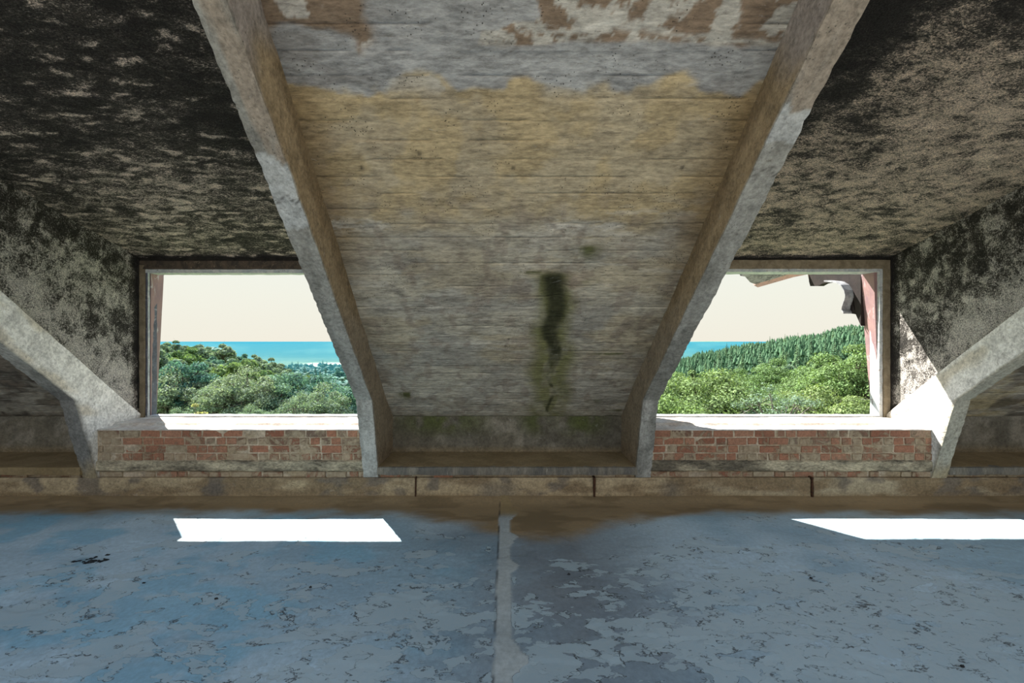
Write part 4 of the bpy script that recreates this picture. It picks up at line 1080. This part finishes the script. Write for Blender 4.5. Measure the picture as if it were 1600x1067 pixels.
# woods further back
D1 = broadleaf(11, 12, 5.2, 4200, 0.42, 0.85, 0.2, mat='leaf_a', nblob=26)
D2 = broadleaf(12, 12, 4.6, 4200, 0.40, 1.0, 0.2, mat='leaf_b', nblob=26)
D3 = broadleaf(13, 12, 5.0, 4200, 0.42, 0.9, 0.3, mat='leaf_g', nblob=26)
C1 = conifer(21, 15, 3.6); C2 = conifer(22, 15, 3.0); C3 = conifer(23, 13, 3.8, tiers=18)
def wood(n, x0, x1, ya, yb, tpls, labels, group, smin, smax, name, seed, tries=60):
    r = random.Random(seed); pts = []
    for k in range(n):
        best = None
        for t in range(12):
            y = math.exp(r.uniform(math.log(ya), math.log(yb))); px = r.uniform(x0, x1)
            d = min([abs(px - a) + 260 * abs(math.log(y / b)) for a, b in pts] or [1e9])
            if best is None or d > best[0]: best = (d, px, y)
        pts.append(best[1:])
    for px, y in pts:
        x = px_x(px, y); i = r.randrange(len(tpls)); s = r.uniform(smin, smax)
        z = float(land(np.array(x), np.array(y))) + EYE
        place_tree(tpls[i], x, y, z, s, r.uniform(0, 6.28), labels[i % len(labels)], group=group, name=name, sz=s * r.uniform(.9, 1.15))
wood(46, 200, 470, 75, 210, [D2, D3, D1], ['rounded green crown on the wooded hill behind the left window'], 'trees on the hill in the left window', 0.8, 1.1, 'broadleaf_tree', 1)
wood(34, 380, 600, 90, 330, [D2, D3], ['hazy green crown on the falling slope in the left window'], 'trees on the far slope in the left window', 0.7, 1.0, 'broadleaf_tree', 2)
wood(64, 400, 600, 380, 1000, [C1, D2], ['small blue hazed tree below the pale field'], 'far trees around the pale field', 1.1, 1.5, 'far_tree', 3)
wood(48, 980, 1400, 62, 125, [D1, D3, C3], ['green crown in the mixed wood of the right window', 'green crown in the mixed wood of the right window', 'green crown in the mixed wood of the right window'], 'mixed wood in the right window', 0.6, 0.85, 'wood_tree', 4)
wood(270, 960, 1440, 95, 260, [C1, C2, C3], ['dark green conifer on the hillside in the right window'], 'conifers on the hillside in the right window', 0.5, 0.85, 'conifer', 5)
def far_mass(name, n, x0, x1, ya, yb, h0, h1, wr, mat, seed, label, round_=False):
    r = np.random.default_rng(seed)
    y = np.exp(r.uniform(math.log(ya), math.log(yb), n)); x = (r.uniform(x0, x1, n) - VX) / F * y
    z = land(x, y) + EYE; h = r.uniform(h0, h1, n); w = h * wr * r.uniform(.8, 1.2, n)
    P, Q, mk = [], [], []
    tiers = ((0.0, 1.0), (.2, .42), (.24, .85), (.44, .3), (.48, .62), (.70, .18), (.74, .36)) if not round_ else ((0.1, .6), (.3, 1.0), (.5, .8), (.62, .95), (.75, .7), (.88, .62), (.96, .3))
    for k in range(n):
        o = len(P)
        for ti, (f, q) in enumerate(tiers):
            for j in range(7):
                a = 2 * math.pi * j / 7 + ti * .5; rr = w[k] * q * r.uniform(.65, 1.25)
                P.append((x[k] + rr * math.cos(a), y[k] + rr * math.sin(a), z[k] + h[k] * (f + r.uniform(-.05, .05)))); mk.append(r.random())
        P.append((x[k], y[k], z[k] + h[k])); mk.append(.8)
        for ti in range(6):
            for j in range(7): Q.append([o + ti * 7 + j, o + ti * 7 + (j + 1) % 7, o + ti * 7 + 7 + (j + 1) % 7, o + ti * 7 + 7 + j])
        for j in range(7): Q.append([o + 42 + j, o + 42 + (j + 1) % 7, o + 49])
    me = mesh_np(name, np.array(P), Q, False, None, np.array(mk))
    obj(name, me, M[mat], kind='stuff', label=label, cat='forest')
far_mass('hillside_forest', 3800, 940, 1480, 150, 400, 6, 10, .24, 'leaf_c', 3, 'dense conifer forest covering the hillside in the right window')
far_mass('valley_forest', 1500, 180, 620, 230, 980, 9, 13, .5, 'leaf_b', 4, 'far hazy woodland in the valley of the left window', True)
